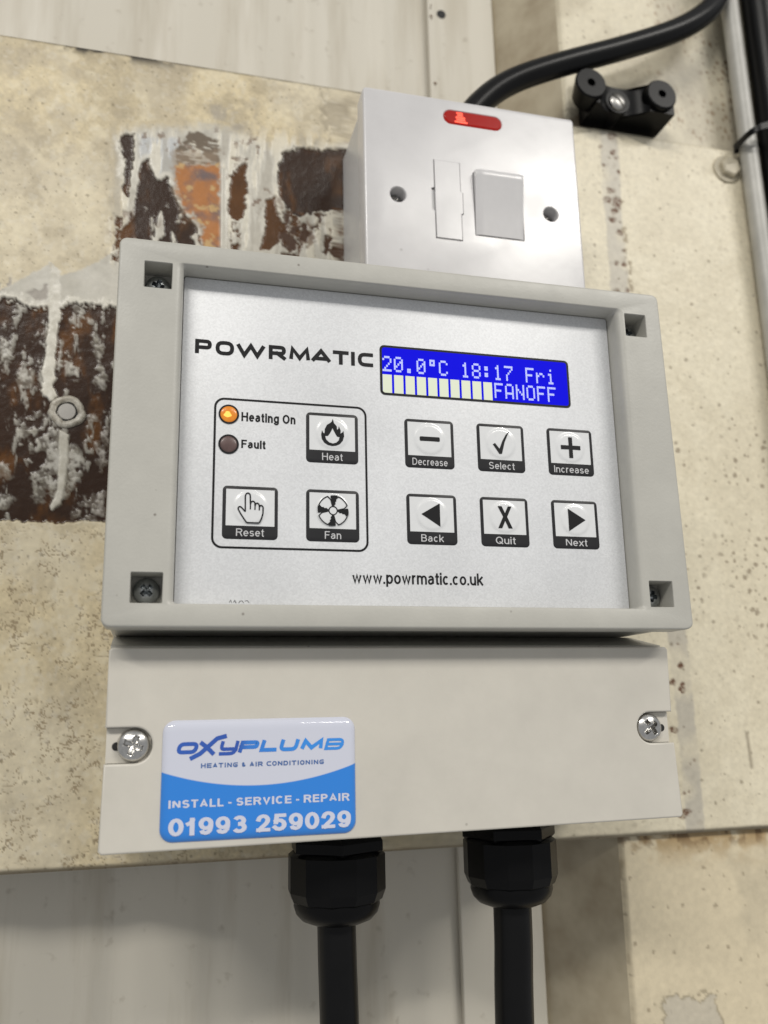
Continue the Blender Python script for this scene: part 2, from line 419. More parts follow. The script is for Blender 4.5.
def sans(name, string, fit, d, m, parent, sw=0.14, gap=0.10, space=0.30, wide=1.0):
    x = 0.0; gs = []
    for ch in string:
        if ch == ' ': x += space; continue
        wd, paths = SANS[ch]; wd = max(wd * wide, sw)
        for p in paths:
            closed = isinstance(p, tuple)
            pts = [(x + sw / 2 + u * (wd - sw), -(sw / 2 + v * (1 - sw))) for u, v in (p[1] if closed else p)]
            gs += (ribbon(pts, sw, closed, (not closed) and ch not in 'ASCVN39ceswa'))
        x += wd + gap
    al = [q for g in gs for lp in g for q in lp]
    lx, hx = min(q[0] for q in al), max(q[0] for q in al); ly, hy = min(q[1] for q in al), max(q[1] for q in al)
    x0, yt, x1, yb = fit
    f_ = lambda q: (x0 + (q[0] - lx) / (hx - lx) * (x1 - x0), yt + (q[1] - ly) / (hy - ly) * (yb - yt))
    return flat_poly(name, [[[f_(q) for q in lp] for lp in g] for g in gs], d, m, parent)

def lathe(mb, prof, cx, cy, cd, axis='d', n=32, ang0=0.0):
    """prof list of (r, t); t along the axis (d: towards the wall, y: downwards)"""
    prev = None
    for r, t in prof:
        pts = []
        for k in range(n):
            a = 2 * math.pi * k / n + ang0
            if axis == 'd': pts.append((cx + r * math.cos(a), cy + r * math.sin(a), cd + t))
            else: pts.append((cx + r * math.cos(a), cy + t, cd + r * math.sin(a)))
        i = len(mb.v); mb.v += pts; cur = list(range(i, i + n))
        if prev: mb.bridge(prev, cur)
        else: mb.f.append(tuple(cur))
        prev = cur
    mb.f.append(tuple(prev))

def tube(name, path, rad, m, parent=None, n=18, sub=8):
    """swept round cable through a Catmull-Rom path of (x,y,d)"""
    P = [Vector(p) for p in path]; Q = []
    for i in range(len(P) - 1):
        p0 = P[max(i - 1, 0)]; p1 = P[i]; p2 = P[i + 1]; p3 = P[min(i + 2, len(P) - 1)]
        for k in range(sub):
            t = k / sub
            Q.append(0.5 * ((2 * p1) + (p2 - p0) * t + (2 * p0 - 5 * p1 + 4 * p2 - p3) * t * t + (3 * p1 - p0 - 3 * p2 + p3) * t ** 3))
    Q.append(P[-1])
    v, f = [], []; ref = Vector((0.31, 0.2, 0.93))
    for i, q in enumerate(Q):
        tg = (Q[min(i + 1, len(Q) - 1)] - Q[max(i - 1, 0)]).normalized()
        u = tg.cross(ref).normalized(); ww = tg.cross(u)
        for k in range(n):
            a = 2 * math.pi * k / n
            v.append(tuple(q + (u * math.cos(a) + ww * math.sin(a)) * rad))
    for i in range(len(Q) - 1):
        for k in range(n):
            f.append((i * n + k, i * n + (k + 1) % n, (i + 1) * n + (k + 1) % n, (i + 1) * n + k))
    f.append(tuple(range(n))); f.append(tuple((len(Q) - 1) * n + k for k in range(n)))
    return mesh_obj(name, v, f, m, parent, 60)

def box(name, x0, y0, d0, x1, y1, d1, m, parent=None, bev=0.0, seg=3):
    bm = bmesh.new()
    bmesh.ops.create_cube(bm, size=1)
    a, b = W(x0, y0, d0), W(x1, y1, d1); c = (a + b) / 2; s = b - a
    for v in bm.verts: v.co = Vector((v.co.x * abs(s.x), v.co.y * abs(s.y), v.co.z * abs(s.z)))
    if bev: bmesh.ops.bevel(bm, geom=bm.edges[:], offset=bev * MM, segments=seg, affect='EDGES', profile=0.5)
    bmesh.ops.recalc_face_normals(bm, faces=bm.faces)
    me = bpy.data.meshes.new(name); bm.to_mesh(me); bm.free()
    me.materials.append(m)
    return finish(name, me, c, parent, 35)

# ---- numpy noise
def vnoise(x, y, seed):
    xi = np.floor(x).astype(np.int64); yi = np.floor(y).astype(np.int64)
    xf = x - xi; yf = y - yi
    def h(a, b):
        k = (a * 374761393 + b * 668265263 + seed * 974711) & 0xffffffff
        k = ((k ^ (k >> 13)) * 1274126177) & 0xffffffff
        k = k ^ (k >> 16)
        return (k & 0xffff) / 65535.0
    u = xf * xf * (3 - 2 * xf); v = yf * yf * (3 - 2 * yf)
    return (h(xi, yi) * (1 - u) + h(xi + 1, yi) * u) * (1 - v) + (h(xi, yi + 1) * (1 - u) + h(xi + 1, yi + 1) * u) * v
def fbm(x, y, sc, oc=4, seed=1, g=0.55):
    t = np.zeros_like(x); a = 1; s = 0
    for k in range(oc):
        t += a * vnoise(x / sc * 2 ** k + 17.3 * k, y / sc * 2 ** k - 9.1 * k, seed + k * 31); s += a; a *= g
    return t / s
def sst(e0, e1, x):
    t = np.clip((x - e0) / (e1 - e0), 0, 1); return t * t * (3 - 2 * t)
def sdf(px, py, poly):
    P = np.array(poly, float); d = np.full(px.shape, 1e9); ins = np.zeros(px.shape, bool)
    for i in range(len(P)):
        a, b = P[i - 1], P[i]; e = b - a
        wx, wy = px - a[0], py - a[1]
        t = np.clip((wx * e[0] + wy * e[1]) / (e @ e + 1e-9), 0, 1)
        d = np.minimum(d, (wx - t * e[0]) ** 2 + (wy - t * e[1]) ** 2)
        c = ((a[1] > py) != (b[1] > py)) & (px < (b[0] - a[0]) * (py - a[1]) / (b[1] - a[1] + 1e-12) + a[0])
        ins ^= c
    d = np.sqrt(d)
    return np.where(ins, -d, d)
def pix(x, y, d):
    """where a wall point lies in the photograph: used to lay the stains, chips and drips traced there onto the steel"""
    q = np.stack([x - CC[0], y - CC[1], d - CC[2]], -1) @ CR.T
    z = np.maximum(q[..., 2], 20)
    return 384 + FPX * q[..., 0] / z, 512 + FPX * q[..., 1] / z

def heightfield(name, xs, ys, D, color, rough, m, parent=None, skirt=None):
    """grid facing the camera; D, color, rough are arrays (ny, nx)"""
    ny, nx = D.shape
    X, Y = np.meshgrid(xs, ys)
    co = np.stack([X, D, -Y], -1).reshape(-1, 3) * MM
    c = (co.min(0) + co.max(0)) / 2
    idx = np.arange(ny * nx).reshape(ny, nx)
    a, b, cc, dd = idx[:-1, :-1], idx[:-1, 1:], idx[1:, 1:], idx[1:, :-1]
    F = np.stack([a, dd, cc, b], -1).reshape(-1, 4)
    me = bpy.data.meshes.new(name)
    me.vertices.add(len(co)); me.vertices.foreach_set('co', (co - c).ravel())
    me.loops.add(F.size); me.loops.foreach_set('vertex_index', F.ravel())
    me.polygons.add(len(F)); me.polygons.foreach_set('loop_start', np.arange(0, F.size, 4))
    me.update(calc_edges=True)
    if color is not None:
        at = me.attributes.new('paint', 'FLOAT_COLOR', 'POINT')
        at.data.foreach_set('color', np.c_[color.reshape(-1, 3), np.ones(len(co))].ravel())
        at2 = me.attributes.new('gloss', 'FLOAT', 'POINT'); at2.data.foreach_set('value', rough.ravel())
    me.materials.append(m)
    me.polygons.foreach_set('use_smooth', [True] * len(me.polygons))
    o = bpy.data.objects.new(name, me); COL.objects.link(o); place(o, Vector(c), parent)
    return o

def painted_mat(name, bump=0.25):
    m = bpy.data.materials.new(name); m.use_nodes = True
    nt = m.node_tree; N = nt.nodes; L = nt.links; b = N['Principled BSDF']
    a = N.new('ShaderNodeAttribute'); a.attribute_name = 'paint'
    g = N.new('ShaderNodeAttribute'); g.attribute_name = 'gloss'
    tc = N.new('ShaderNodeTexCoord'); n = N.new('ShaderNodeTexNoise'); n.inputs['Scale'].default_value = 420; n.inputs['Detail'].default_value = 5
    L.new(tc.outputs['Object'], n.inputs['Vector'])
    mr = N.new('ShaderNodeMapRange'); mr.inputs[1].default_value = 0.3; mr.inputs[2].default_value = 0.7; mr.inputs[3].default_value = 0.93; mr.inputs[4].default_value = 1.05
    L.new(n.outputs['Fac'], mr.inputs[0])
    vm = N.new('ShaderNodeVectorMath'); vm.operation = 'SCALE'
    L.new(a.outputs['Color'], vm.inputs[0]); L.new(mr.outputs[0], vm.inputs['Scale'])
    b.inputs['Specular IOR Level'].default_value = 0.32
    L.new(vm.outputs[0], b.inputs['Base Color']); L.new(g.outputs['Fac'], b.inputs['Roughness'])
    bp = N.new('ShaderNodeBump'); bp.inputs['Strength'].default_value = bump; bp.inputs['Distance'].default_value = 0.0004
    L.new(n.outputs['Fac'], bp.inputs['Height']); L.new(bp.outputs[0], b.inputs['Normal'])
    return m
M['painted'] = painted_mat('old_cream_paint')

# ------------------------------------------------------------------ setting: cladding, column, beam
def clad_mat():
    m = mat('dirty_pale_cladding', (0.56, 0.54, 0.48), 0.45)
    nt = m.node_tree; N = nt.nodes; L = nt.links; b = N['Principled BSDF']
    tc = N.new('ShaderNodeTexCoord'); mp = N.new('ShaderNodeMapping'); mp.inputs['Scale'].default_value = (1.3, 1, 0.12)
    L.new(tc.outputs['Object'], mp.inputs[0])
    n = N.new('ShaderNodeTexNoise'); n.inputs['Scale'].default_value = 38; n.inputs['Detail'].default_value = 6; n.inputs['Roughness'].default_value = 0.6
    L.new(mp.outputs[0], n.inputs['Vector'])
    cr = N.new('ShaderNodeValToRGB')
    cr.color_ramp.elements[0].position = 0.30; cr.color_ramp.elements[0].color = (0.43, 0.385, 0.30, 1)
    cr.color_ramp.elements[1].position = 0.52; cr.color_ramp.elements[1].color = (0.58, 0.545, 0.465, 1)
    L.new(n.outputs['Fac'], cr.inputs[0])
    n2 = N.new('ShaderNodeTexNoise'); n2.inputs['Scale'].default_value = 160; n2.inputs['Detail'].default_value = 3
    L.new(tc.outputs['Object'], n2.inputs['Vector'])
    c2 = N.new('ShaderNodeValToRGB'); c2.color_ramp.elements[0].position = 0.25; c2.color_ramp.elements[0].color = (0.45, 0.4, 0.33, 1)
    c2.color_ramp.elements[1].position = 0.36; c2.color_ramp.elements[1].color = (1, 1, 1, 1)
    L.new(n2.outputs['Fac'], c2.inputs[0])
    mx = N.new('ShaderNodeMix'); mx.data_type = 'RGBA'; mx.blend_type = 'MULTIPLY'; mx.inputs[0].default_value = 0.35
    L.new(cr.outputs[0], mx.inputs[6]); L.new(c2.outputs[0], mx.inputs[7]); L.new(mx.outputs[2], b.inputs['Base Color'])
    return m
M['clad'] = clad_mat()
prof = []
grooves = [-77 + 36.5 * k for k in range(-14, 22)]
rib0, rib1 = -137, -101
for gx in grooves:
    if rib0 - 8 < gx < rib1 + 8:
        continue
    if gx > -77 - 1 and not any(abs(p[0] - rib1) < 1 for p in prof):
        prof += [(rib0, 108), (rib0 + 10, 104.6), (rib1 - 12, 104.6), (rib1, 108)]
    prof += [(gx - 10, 108), (gx - 6, 108.7), (gx - 2.5, 110.0), (gx + 2.5, 110.0), (gx + 6, 108.7), (gx + 10, 108)]
v, f = [], []
for y in (-800, 800):
    for x, d in prof: v.append((x, y, d))
n = len(prof)
for k in range(n - 1): f.append((k, k + 1, n + k + 1, n + k))
wall = mesh_obj('wall', v, f, M['clad'], None, 60)
wall['kind'] = 'structure'; wall['label'] = 'pale grubby ribbed metal wall cladding behind the beam'

lin_cream = np.array([0.67, 0.57, 0.375]); lin_right = np.array([0.73, 0.665, 0.51])
rng = np.random.RandomState(3)

def axis(segs):
    out = []
    for a, b, st in segs:
        n_ = max(1, int(round((b - a) / st))); out += list(np.linspace(a, b, n_, endpoint=False))
    out.append(segs[-1][1]); return np.array(out)

def mixc(col, c, k):
    return col * (1 - k[..., None]) + np.array(c) * k[..., None]

def speckle(X, Y, cell, rmin, rmax, prob, seed, stretch=1.0):
    """random round chips: one candidate per cell, returns 0..1 mask"""
    m = np.zeros_like(X); r_ = np.random.RandomState(seed)
    tab = r_.rand(256, 256, 4)
    ci = np.floor(X / cell).astype(int); cj = np.floor(Y / cell).astype(int)
    nz = fbm(X, Y, cell * 0.25, 2, seed) - 0.5
    for di in (-1, 0, 1):
        for dj in (-1, 0, 1):
            t = tab[(ci + di) % 256, (cj + dj) % 256]
            px = (ci + di + t[..., 0]) * cell; py = (cj + dj + t[..., 1]) * cell
            rad = rmin + (rmax - rmin) * t[..., 2] ** 2
            dist = np.sqrt((X - px) ** 2 + ((Y - py) / stretch) ** 2) + nz * rad * 1.4
            m = np.maximum(m, sst(rad * 1.15, rad * 0.7, dist) * (t[..., 3] < prob))
    return m

# --- beam face
D0 = 72.0
xs = axis([(-420, -150, 4), (-150, -2, 0.42), (-2, 80, 3), (80, 205, 0.55), (205, 330, 5)])
ys = axis([(-204, 107.4, 0.45)])
X, Y = np.meshgrid(xs, ys)
U, V = pix(X, Y, np.full_like(X, D0))
nA = fbm(X, Y, 30, 5, 3); nB = fbm(X, Y, 8, 4, 9); nC = fbm(X, Y, 2.2, 3, 21); nD = fbm(X, Y, 70, 3, 33)
col = np.zeros(X.shape + (3,)) + lin_cream
rg = np.full(X.shape, 0.42)
H = 0.25 * (nB - 0.5) + 0.12 * (nC - 0.5)
right = sst(0, 60, X)
col = col * (1 - right[..., None]) + lin_right * right[..., None]
# grime: soft grey-brown staining, stronger on the left and at the top
st = sst(0.40, 0.64, nA * 0.6 + nB * 0.4) * (1 - 0.65 * right)
col = mixc(col, [0.47, 0.40, 0.27], 0.55 * st)
col = col * (0.86 + 0.28 * fbm(X, Y, 1.0, 2, 300) * (1 - 0.5 * right) + 0.07 * right)[..., None]
col = mixc(col, [0.72, 0.66, 0.52], 0.45 * sst(0.5, 0.66, nD) * (1 - right))
mid = fbm(X, Y, 11, 5, 401, 0.62)
col = mixc(col, [0.36, 0.30, 0.20], 0.42 * sst(0.54, 0.70, mid) * (1 - 0.8 * right) * (0.45 + 0.55 * sst(330, 200, V)))
col = mixc(col, [0.76, 0.68, 0.50], 0.55 * sst(0.47, 0.34, mid) * (1 - right))
grey_up = sst(330, 60, V) * sst(0.40, 0.60, fbm(X, Y, 14, 4, 77)) * (1 - right)
col = mixc(col, [0.45, 0.39, 0.29], 0.55 * grey_up)
# small worm-like stains low on the left
worm = np.abs(fbm(X, Y * 1.1, 2.4, 3, 55) - 0.5)
wm = sst(0.045, 0.015, worm) * sst(0.42, 0.56, fbm(X, Y, 7, 3, 58)) * sst(515, 545, V) * (1 - right) * sst(300, 140, U)
col = mixc(col, [0.30, 0.23, 0.14], 0.85 * wm); H = H + 0.12 * wm
pits = np.maximum(speckle(X, Y, 4.2, 0.2, 0.6, 0.6, 8), 0.7 * speckle(X, Y, 2.3, 0.15, 0.4, 0.5, 9) * sst(0.45, 0.6, nD))
col = mixc(col, [0.20, 0.16, 0.10], 0.6 * pits * (1 - 0.6 * right))
col = mixc(col, [0.74, 0.70, 0.60], 0.22 * sst(0.60, 0.72, nC) * (1 - right))

nF = fbm(X, Y, 1.1, 2, 210)
jit = (nB - 0.5) * 10 + (nC - 0.5) * 9 + (nF - 0.5) * 5
def pm(poly, amp=1.0, soft=1.1, grow=0.0):
    return sst(soft, -soft, sdf(U, V, poly) + jit * amp - grow)

BROWN = np.array([0.030, 0.0125, 0.0045]); AMBER = np.array([0.12, 0.045, 0.006]); PALE = np.array([0.66, 0.63, 0.55]); GREY = np.array([0.36, 0.33, 0.29])
brown_tex = BROWN * 1.0 + (AMBER - BROWN) * (sst(0.50, 0.78, fbm(X, Y * 0.5, 7, 4, 101)) ** 1.5)[..., None] * 0.8
def lay(mask, c, h, r):
    global col, H, rg
    k = mask[..., None]
    col = col * (1 - k) + c * k
    H = H * (1 - mask) + h * mask
    rg = rg * (1 - mask) + r * mask

# lower-left damage: whitish bared undercoat, then glossy brown bitumen/rust with paint left on it
lay(pm([(-60, 298), (0, 291), (28, 276), (49, 263), (62, 276), (90, 266), (122, 248), (150, 262), (150, 312), (-60, 316)], 0.35), PALE * 0.80 + 0.16 * (nB[..., None] - 0.5), -0.05, 0.4)
lay(sst(0.55, 0.66, fbm(X, Y, 5, 3, 5)) * pm([(-60, 285), (0, 280), (50, 268), (48, 300), (-60, 310)], 0.3), GREY, 0.1, 0.4)
main = pm([(-60, 300), (0, 302), (18, 303), (40, 306), (62, 308), (85, 303), (118, 306), (150, 308), (150, 519), (96, 521), (60, 523), (0, 520), (-60, 520)], 0.55 + 0.7 * sst(420, 330, V))
lay(main, brown_tex, 0.55 + 0.3 * nB, 0.24)
edge = np.abs(sdf(U, V, [(-60, 300), (0, 302), (62, 308), (118, 306), (150, 308), (150, 519), (60, 523), (-60, 520)]))
lipm = sst(7, 2.5, sdf(U, V, [(-60, 300), (0, 302), (18, 303), (40, 306), (62, 308), (85, 303), (118, 306), (150, 308), (150, 519), (96, 521), (60, 523), (0, 520), (-60, 520)]) + jit * (0.55 + 0.7 * sst(420, 330, V))) * (1 - main) * sst(330, 315, V)
lay(lipm * 0.9, PALE * 1.02, -0.3, 0.3)
stk_ = sst(0.58, 0.70, fbm(X * 2.6, Y * 0.7, 6, 4, 131)) * sst(0.40, 0.60, nC) * main
lay(stk_ * 0.75, PALE * 0.6, 0.35, 0.35)
# remaining flakes of pale paint on the brown
chips = [[(0, 336), (13, 340), (14, 356), (0, 362)], [(10, 425), (42, 408), (64, 436), (84, 458), (82, 478), (58, 504), (36, 498), (26, 460)],
         [(-40, 462), (10, 463), (9, 475), (-40, 478)], [(-40, 486), (14, 497), (6, 508), (-40, 516)], [(71, 508), (96, 490), (108, 484), (105, 518), (95, 520), (74, 517)],
         [(94, 438), (108, 425), (108, 478), (100, 470)], [(57, 332), (66, 338), (64, 365), (56, 372)], [(94, 332), (104, 345), (103, 388), (96, 380)],
         [(68, 360), (80, 366), (78, 376), (68, 372)], [(76, 306), (86, 307), (84, 317), (80, 315)], [(18, 305), (27, 306), (25, 311), (20, 311)], [(20, 375), (32, 372), (30, 388), (20, 388)],
         [(86, 415), (96, 414), (97, 421), (88, 423)]]
for i, c in enumerate(chips):
    big = i in (1, 4, 5)
    mk = pm(c, 1.15, 1.5) * (0.35 + 0.65 * sst(0.36, 0.60, nF * 0.5 + nC * 0.5)) * 0.86
    if big or i in (7, 6): mk = mk * sst(0.36, 0.48, fbm(X, Y, 3.2, 3, 60 + i))
    tone = (GREY * 1.0 if i in (4, 5) else PALE * 0.70)
    lay(mk, tone + 0.8 * (nC[..., None] - 0.5) * 0.6, 0.22 + 0.2 * nC, 0.35)
# vertical run of cream paint to the bolt and below it
lay(pm([(50, 262), (60, 270), (60, 300), (58, 345), (54, 378), (50, 385), (56, 395), (50, 402), (44, 395), (42, 378), (44, 350), (48, 310)], 0.5), PALE * 0.95 + 0.3 * (nC[..., None] - 0.5), -0.15 + 0.25 * nC, 0.3)
lay(pm([(60, 430), (69, 433), (66, 470), (62, 500), (52, 509), (50, 506), (58, 490)], 0.4), PALE * 0.92 + 0.3 * (nC[..., None] - 0.5), -0.12, 0.3)

# upper damage behind / left of the spur box
lay(pm([(118, 134), (138, 128), (175, 126), (215, 126), (250, 136), (275, 150), (310, 152), (350, 146), (372, 150), (372, 300), (110, 300), (128, 200)], 0.9, 7), PALE * 0.86 + 0.12 * (nB[..., None] - 0.5), -0.1, 0.35)
lay(pm([(138, 136), (180, 138), (178, 196), (166, 182), (158, 190), (148, 158), (140, 170)], 0.6, 2.5), np.array([0.52, 0.53, 0.53]) + 0.2 * (nB[..., None] - 0.5), -0.25 + 0.2 * nC, 0.3)
B2 = [[(116, 254), (117, 240), (135, 205), (142, 162), (148, 160), (156, 182), (166, 178), (175, 197), (182, 210), (198, 226), (206, 262)],
      [(118, 136), (134, 134), (132, 165), (128, 195), (122, 192), (125, 160)],
      [(230, 176), (246, 160), (247, 205), (243, 217), (236, 222), (228, 213)],
      [(264, 200), (275, 195), (277, 212), (286, 230), (272, 246), (259, 252), (265, 226)],
      [(284, 153), (300, 145), (322, 150), (372, 148), (372, 208), (320, 210), (300, 216), (288, 208), (279, 196), (278, 178)],
      [(115, 215), (123, 218), (120, 260), (112, 260)], [(286, 210), (306, 213), (300, 262), (282, 262)], [(334, 208), (340, 208), (340, 262), (334, 262)], [(232, 222), (240, 225), (238, 260), (231, 260)]]
upz = pm([(112, 128), (372, 138), (372, 262), (108, 262)], 0.9, 8)
sv = fbm(X * 2.4, Y * 0.45, 7, 4, 510)
lay(upz * sst(0.50, 0.62, sv) * 0.8, np.array([0.74, 0.69, 0.57]), -0.35, 0.28)
lay(upz * sst(0.47, 0.36, sv) * 0.6, np.array([0.42, 0.39, 0.33]), 0.1, 0.42)
lay(upz * sst(0.58, 0.68, fbm(X, Y, 3.0, 4, 512)) * sst(0.45, 0.6, fbm(X, Y, 12, 3, 513)) * 0.7, BROWN * 4, 0.3, 0.4)
sdm = np.full(X.shape, 99.0)
for pgon in B2[:5]: sdm = np.minimum(sdm, sdf(U, V, pgon))
sdm = sdm + jit * 0.6
lip = sst(9, 1, sdm + 14 * (fbm(X, Y, 6, 3, 222) - 0.42)) * (0.45 + 0.55 * sst(0.35, 0.6, fbm(X, Y, 9, 3, 223)))
lay(lip * 0.8, PALE * 1.04 + 0.18 * (nC[..., None] - 0.5), -0.38 * lip + 0.15 * nC, 0.28)
for i, pgon in enumerate(B2):
    mk = pm(pgon, 0.6)
    if i == 0: mk = mk * (1 - 0.9 * sst(0.60, 0.68, fbm(X * 2.2, Y * 0.8, 5, 3, 14)) * sst(200, 215, V))
    if i >= 5: mk = mk * sst(0.38, 0.52, nC)
    c = brown_tex if i in (0, 1, 4, 5) else BROWN * 0.4 + AMBER * 0.75 * (0.6 + 0.7 * nB[..., None])
    lay(mk, c, 0.5 + 0.2 * nB, 0.26)
lay(pm([(280, 212), (372, 210), (372, 262), (280, 262)], 0.4, 3) * sst(0.56, 0.66, fbm(X, Y, 4.5, 4, 71)), BROWN * 2.2, 0.4, 0.3)
# grey-brown scab, then scorched orange rust below it
lay(pm([(176, 150), (188, 131), (208, 131), (219, 146), (221, 164), (178, 168)], 0.5) * sst(0.36, 0.5, fbm(X * 0.6, Y * 1.8, 3.5, 3, 15)), [0.15, 0.115, 0.08], 0.1, 0.45)
orange = np.array([0.42, 0.17, 0.05]) + (np.array([0.16, 0.115, 0.11]) - np.array([0.42, 0.17, 0.05])) * sst(0.36, 0.62, fbm(X, Y, 9, 4, 41))[..., None]
orange = orange + (np.array([0.52, 0.34, 0.15]) - orange) * sst(0.54, 0.72, fbm(X, Y, 3, 4, 43))[..., None]
lay(pm([(174, 150), (220, 148), (224, 262), (204, 262), (196, 226), (183, 212), (174, 192)], 0.9, 3) * 0.55, np.array([0.30, 0.22, 0.15]), 0.1, 0.4)
lay(pm([(177, 166), (220, 162), (221, 262), (204, 262), (200, 226), (187, 212), (178, 192)], 0.9, 2.2), orange, 0.35 - 0.5 * nB, 0.38)
lay(pm([(221, 168), (226, 168), (227, 262), (220, 262)], 0.1), PALE * 0.85, -0.5, 0.3)
lay(pm([(320, 96), (352, 100), (352, 140), (335, 136), (322, 122)], 1.6, 4) * 0.5, [0.24, 0.20, 0.145], 0.0, 0.4)
lay(pm([(205, 105), (250, 108), (262, 130), (235, 132), (212, 122)], 1.2, 5) * 0.6 * sst(0.4, 0.6, nB), GREY * 0.9, 0.0, 0.45)
# soot along the top edge
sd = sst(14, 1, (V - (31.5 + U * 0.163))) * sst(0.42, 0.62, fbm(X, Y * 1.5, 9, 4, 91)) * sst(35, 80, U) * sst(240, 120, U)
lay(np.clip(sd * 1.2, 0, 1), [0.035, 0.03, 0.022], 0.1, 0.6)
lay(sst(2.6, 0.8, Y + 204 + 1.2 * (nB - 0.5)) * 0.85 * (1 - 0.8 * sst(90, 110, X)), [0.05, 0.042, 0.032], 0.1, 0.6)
# right: grey run with rust spots, then scattered chips
def band(pts, halfw):
    d_ = np.full(X.shape, 1e9)
    for (a, b) in zip(pts[:-1], pts[1:]):
        a = np.array(a, float); b = np.array(b, float); e = b - a
        t = np.clip(((U - a[0]) * e[0] + (V - a[1]) * e[1]) / (e @ e), 0, 1)
        d_ = np.minimum(d_, np.hypot(U - a[0] - t * e[0], V - a[1] - t * e[1]))
    return sst(halfw + 1.2, halfw - 1.2, d_ + jit * 0.25)
lay(band([(608, 128), (612, 200), (620, 290), (645, 460), (678, 640), (690, 760), (696, 830)], 9 + 5 * (fbm(X, Y, 18, 3, 640) - 0.5)) * (0.25 + 0.6 * sst(0.3, 0.6, fbm(X, Y, 15, 4, 641))), [0.49, 0.455, 0.385], -0.05, 0.4)
lay(band([(624, 230), (632, 290)], 3) * sst(0.45, 0.6, nC) * 0.9, [0.35, 0.29, 0.2], 0.1, 0.5)
spots = [(601, 146, 3), (612, 152, 3), (616, 158, 2.4), (604, 165, 2.4), (619, 172, 2), (610, 190, 3.4), (608, 200, 3.2), (618, 203, 4.2), (614, 211, 3), (612, 219, 2.6), (620, 233, 3.4), (624, 250, 2.6), (616, 264, 3.4),
         (623, 264, 2.6), (617, 292, 3), (628, 290, 2.6), (678, 644, 2.6), (681, 665, 2.6), (673, 682, 3), (681, 690, 3.4), (683, 684, 2.2), (673, 729, 4), (690, 763, 3.2), (694, 760, 2.2), (684, 793, 2.2), (689, 791, 2.2),
         (687, 812, 5), (680, 816, 4), (608, 118, 7), (616, 126, 6), (612, 136, 4)]
sm = np.zeros_like(X)
for a, b, r_ in spots: sm = np.maximum(sm, sst(r_ + 0.6, r_ - 1.4, np.hypot(U - a, (V - b) * 1.05) + jit * 0.6))
lay(sm * (0.45 + 0.55 * sst(0.35, 0.55, nF)), BROWN * 4.0 + 0.02, 0.2, 0.5)
zone = sst(0.40, 0.60, fbm(X, Y, 26, 3, 65)) * (0.25 + 0.75 * sst(330, 430, V) * sst(680, 600, V))
lay(speckle(X, Y, 4.6, 0.45, 1.35, 0.85, 18) * right * zone * 0.65, [0.17, 0.12, 0.075], 0.15, 0.5)
lay(speckle(X, Y, 9, 0.3, 0.8, 0.8, 19) * right * 0.55, [0.14, 0.10, 0.06], 0.15, 0.5)
lay(pm([(745, 731), (748, 733), (753, 768), (751, 769)], 0.12, 1.6) * 0.7, [0.2, 0.16, 0.11], 0.2, 0.5)
lay(sst(2.2, 0.4, 107.4 - Y + 0.8 * (nB - 0.5)) * 0.75, [0.10, 0.075, 0.045], 0.2, 0.6)
col = np.clip(col, 0.002, 0.85) * (1 - 0.06 * (1 - right) * sst(420, 250, V))[..., None]
D = D0 + H
# round the rolled edges and close to the flanges
D = D + 1.6 * sst(2.0, 0.0, Y + 204) ** 2 + 1.6 * sst(2.0, 0.0, 107.4 - Y) ** 2
beam = heightfield('beam', xs, ys, D, col, rg, M['painted'])
beam['kind'] = 'structure'; beam['label'] = 'wide horizontal steel beam in old cream paint with rusty bared patches'
M['beam_edge'] = mat('cream_paint_edge', (0.40, 0.34, 0.24), 0.5, var=0.35, vscale=120, vcol=(0.12, 0.085, 0.05))
box('web', -420, -203.2, 74.2, 330, 106.6, 76.0, M['beam_edge'], beam)
box('flange', -420, -203.6, 73.4, 87, -199.5, 103, M['beam_edge'], beam)
box('flange', -420, 102.9, 73.4, 87, 107.0, 103, M['beam_edge'], beam)

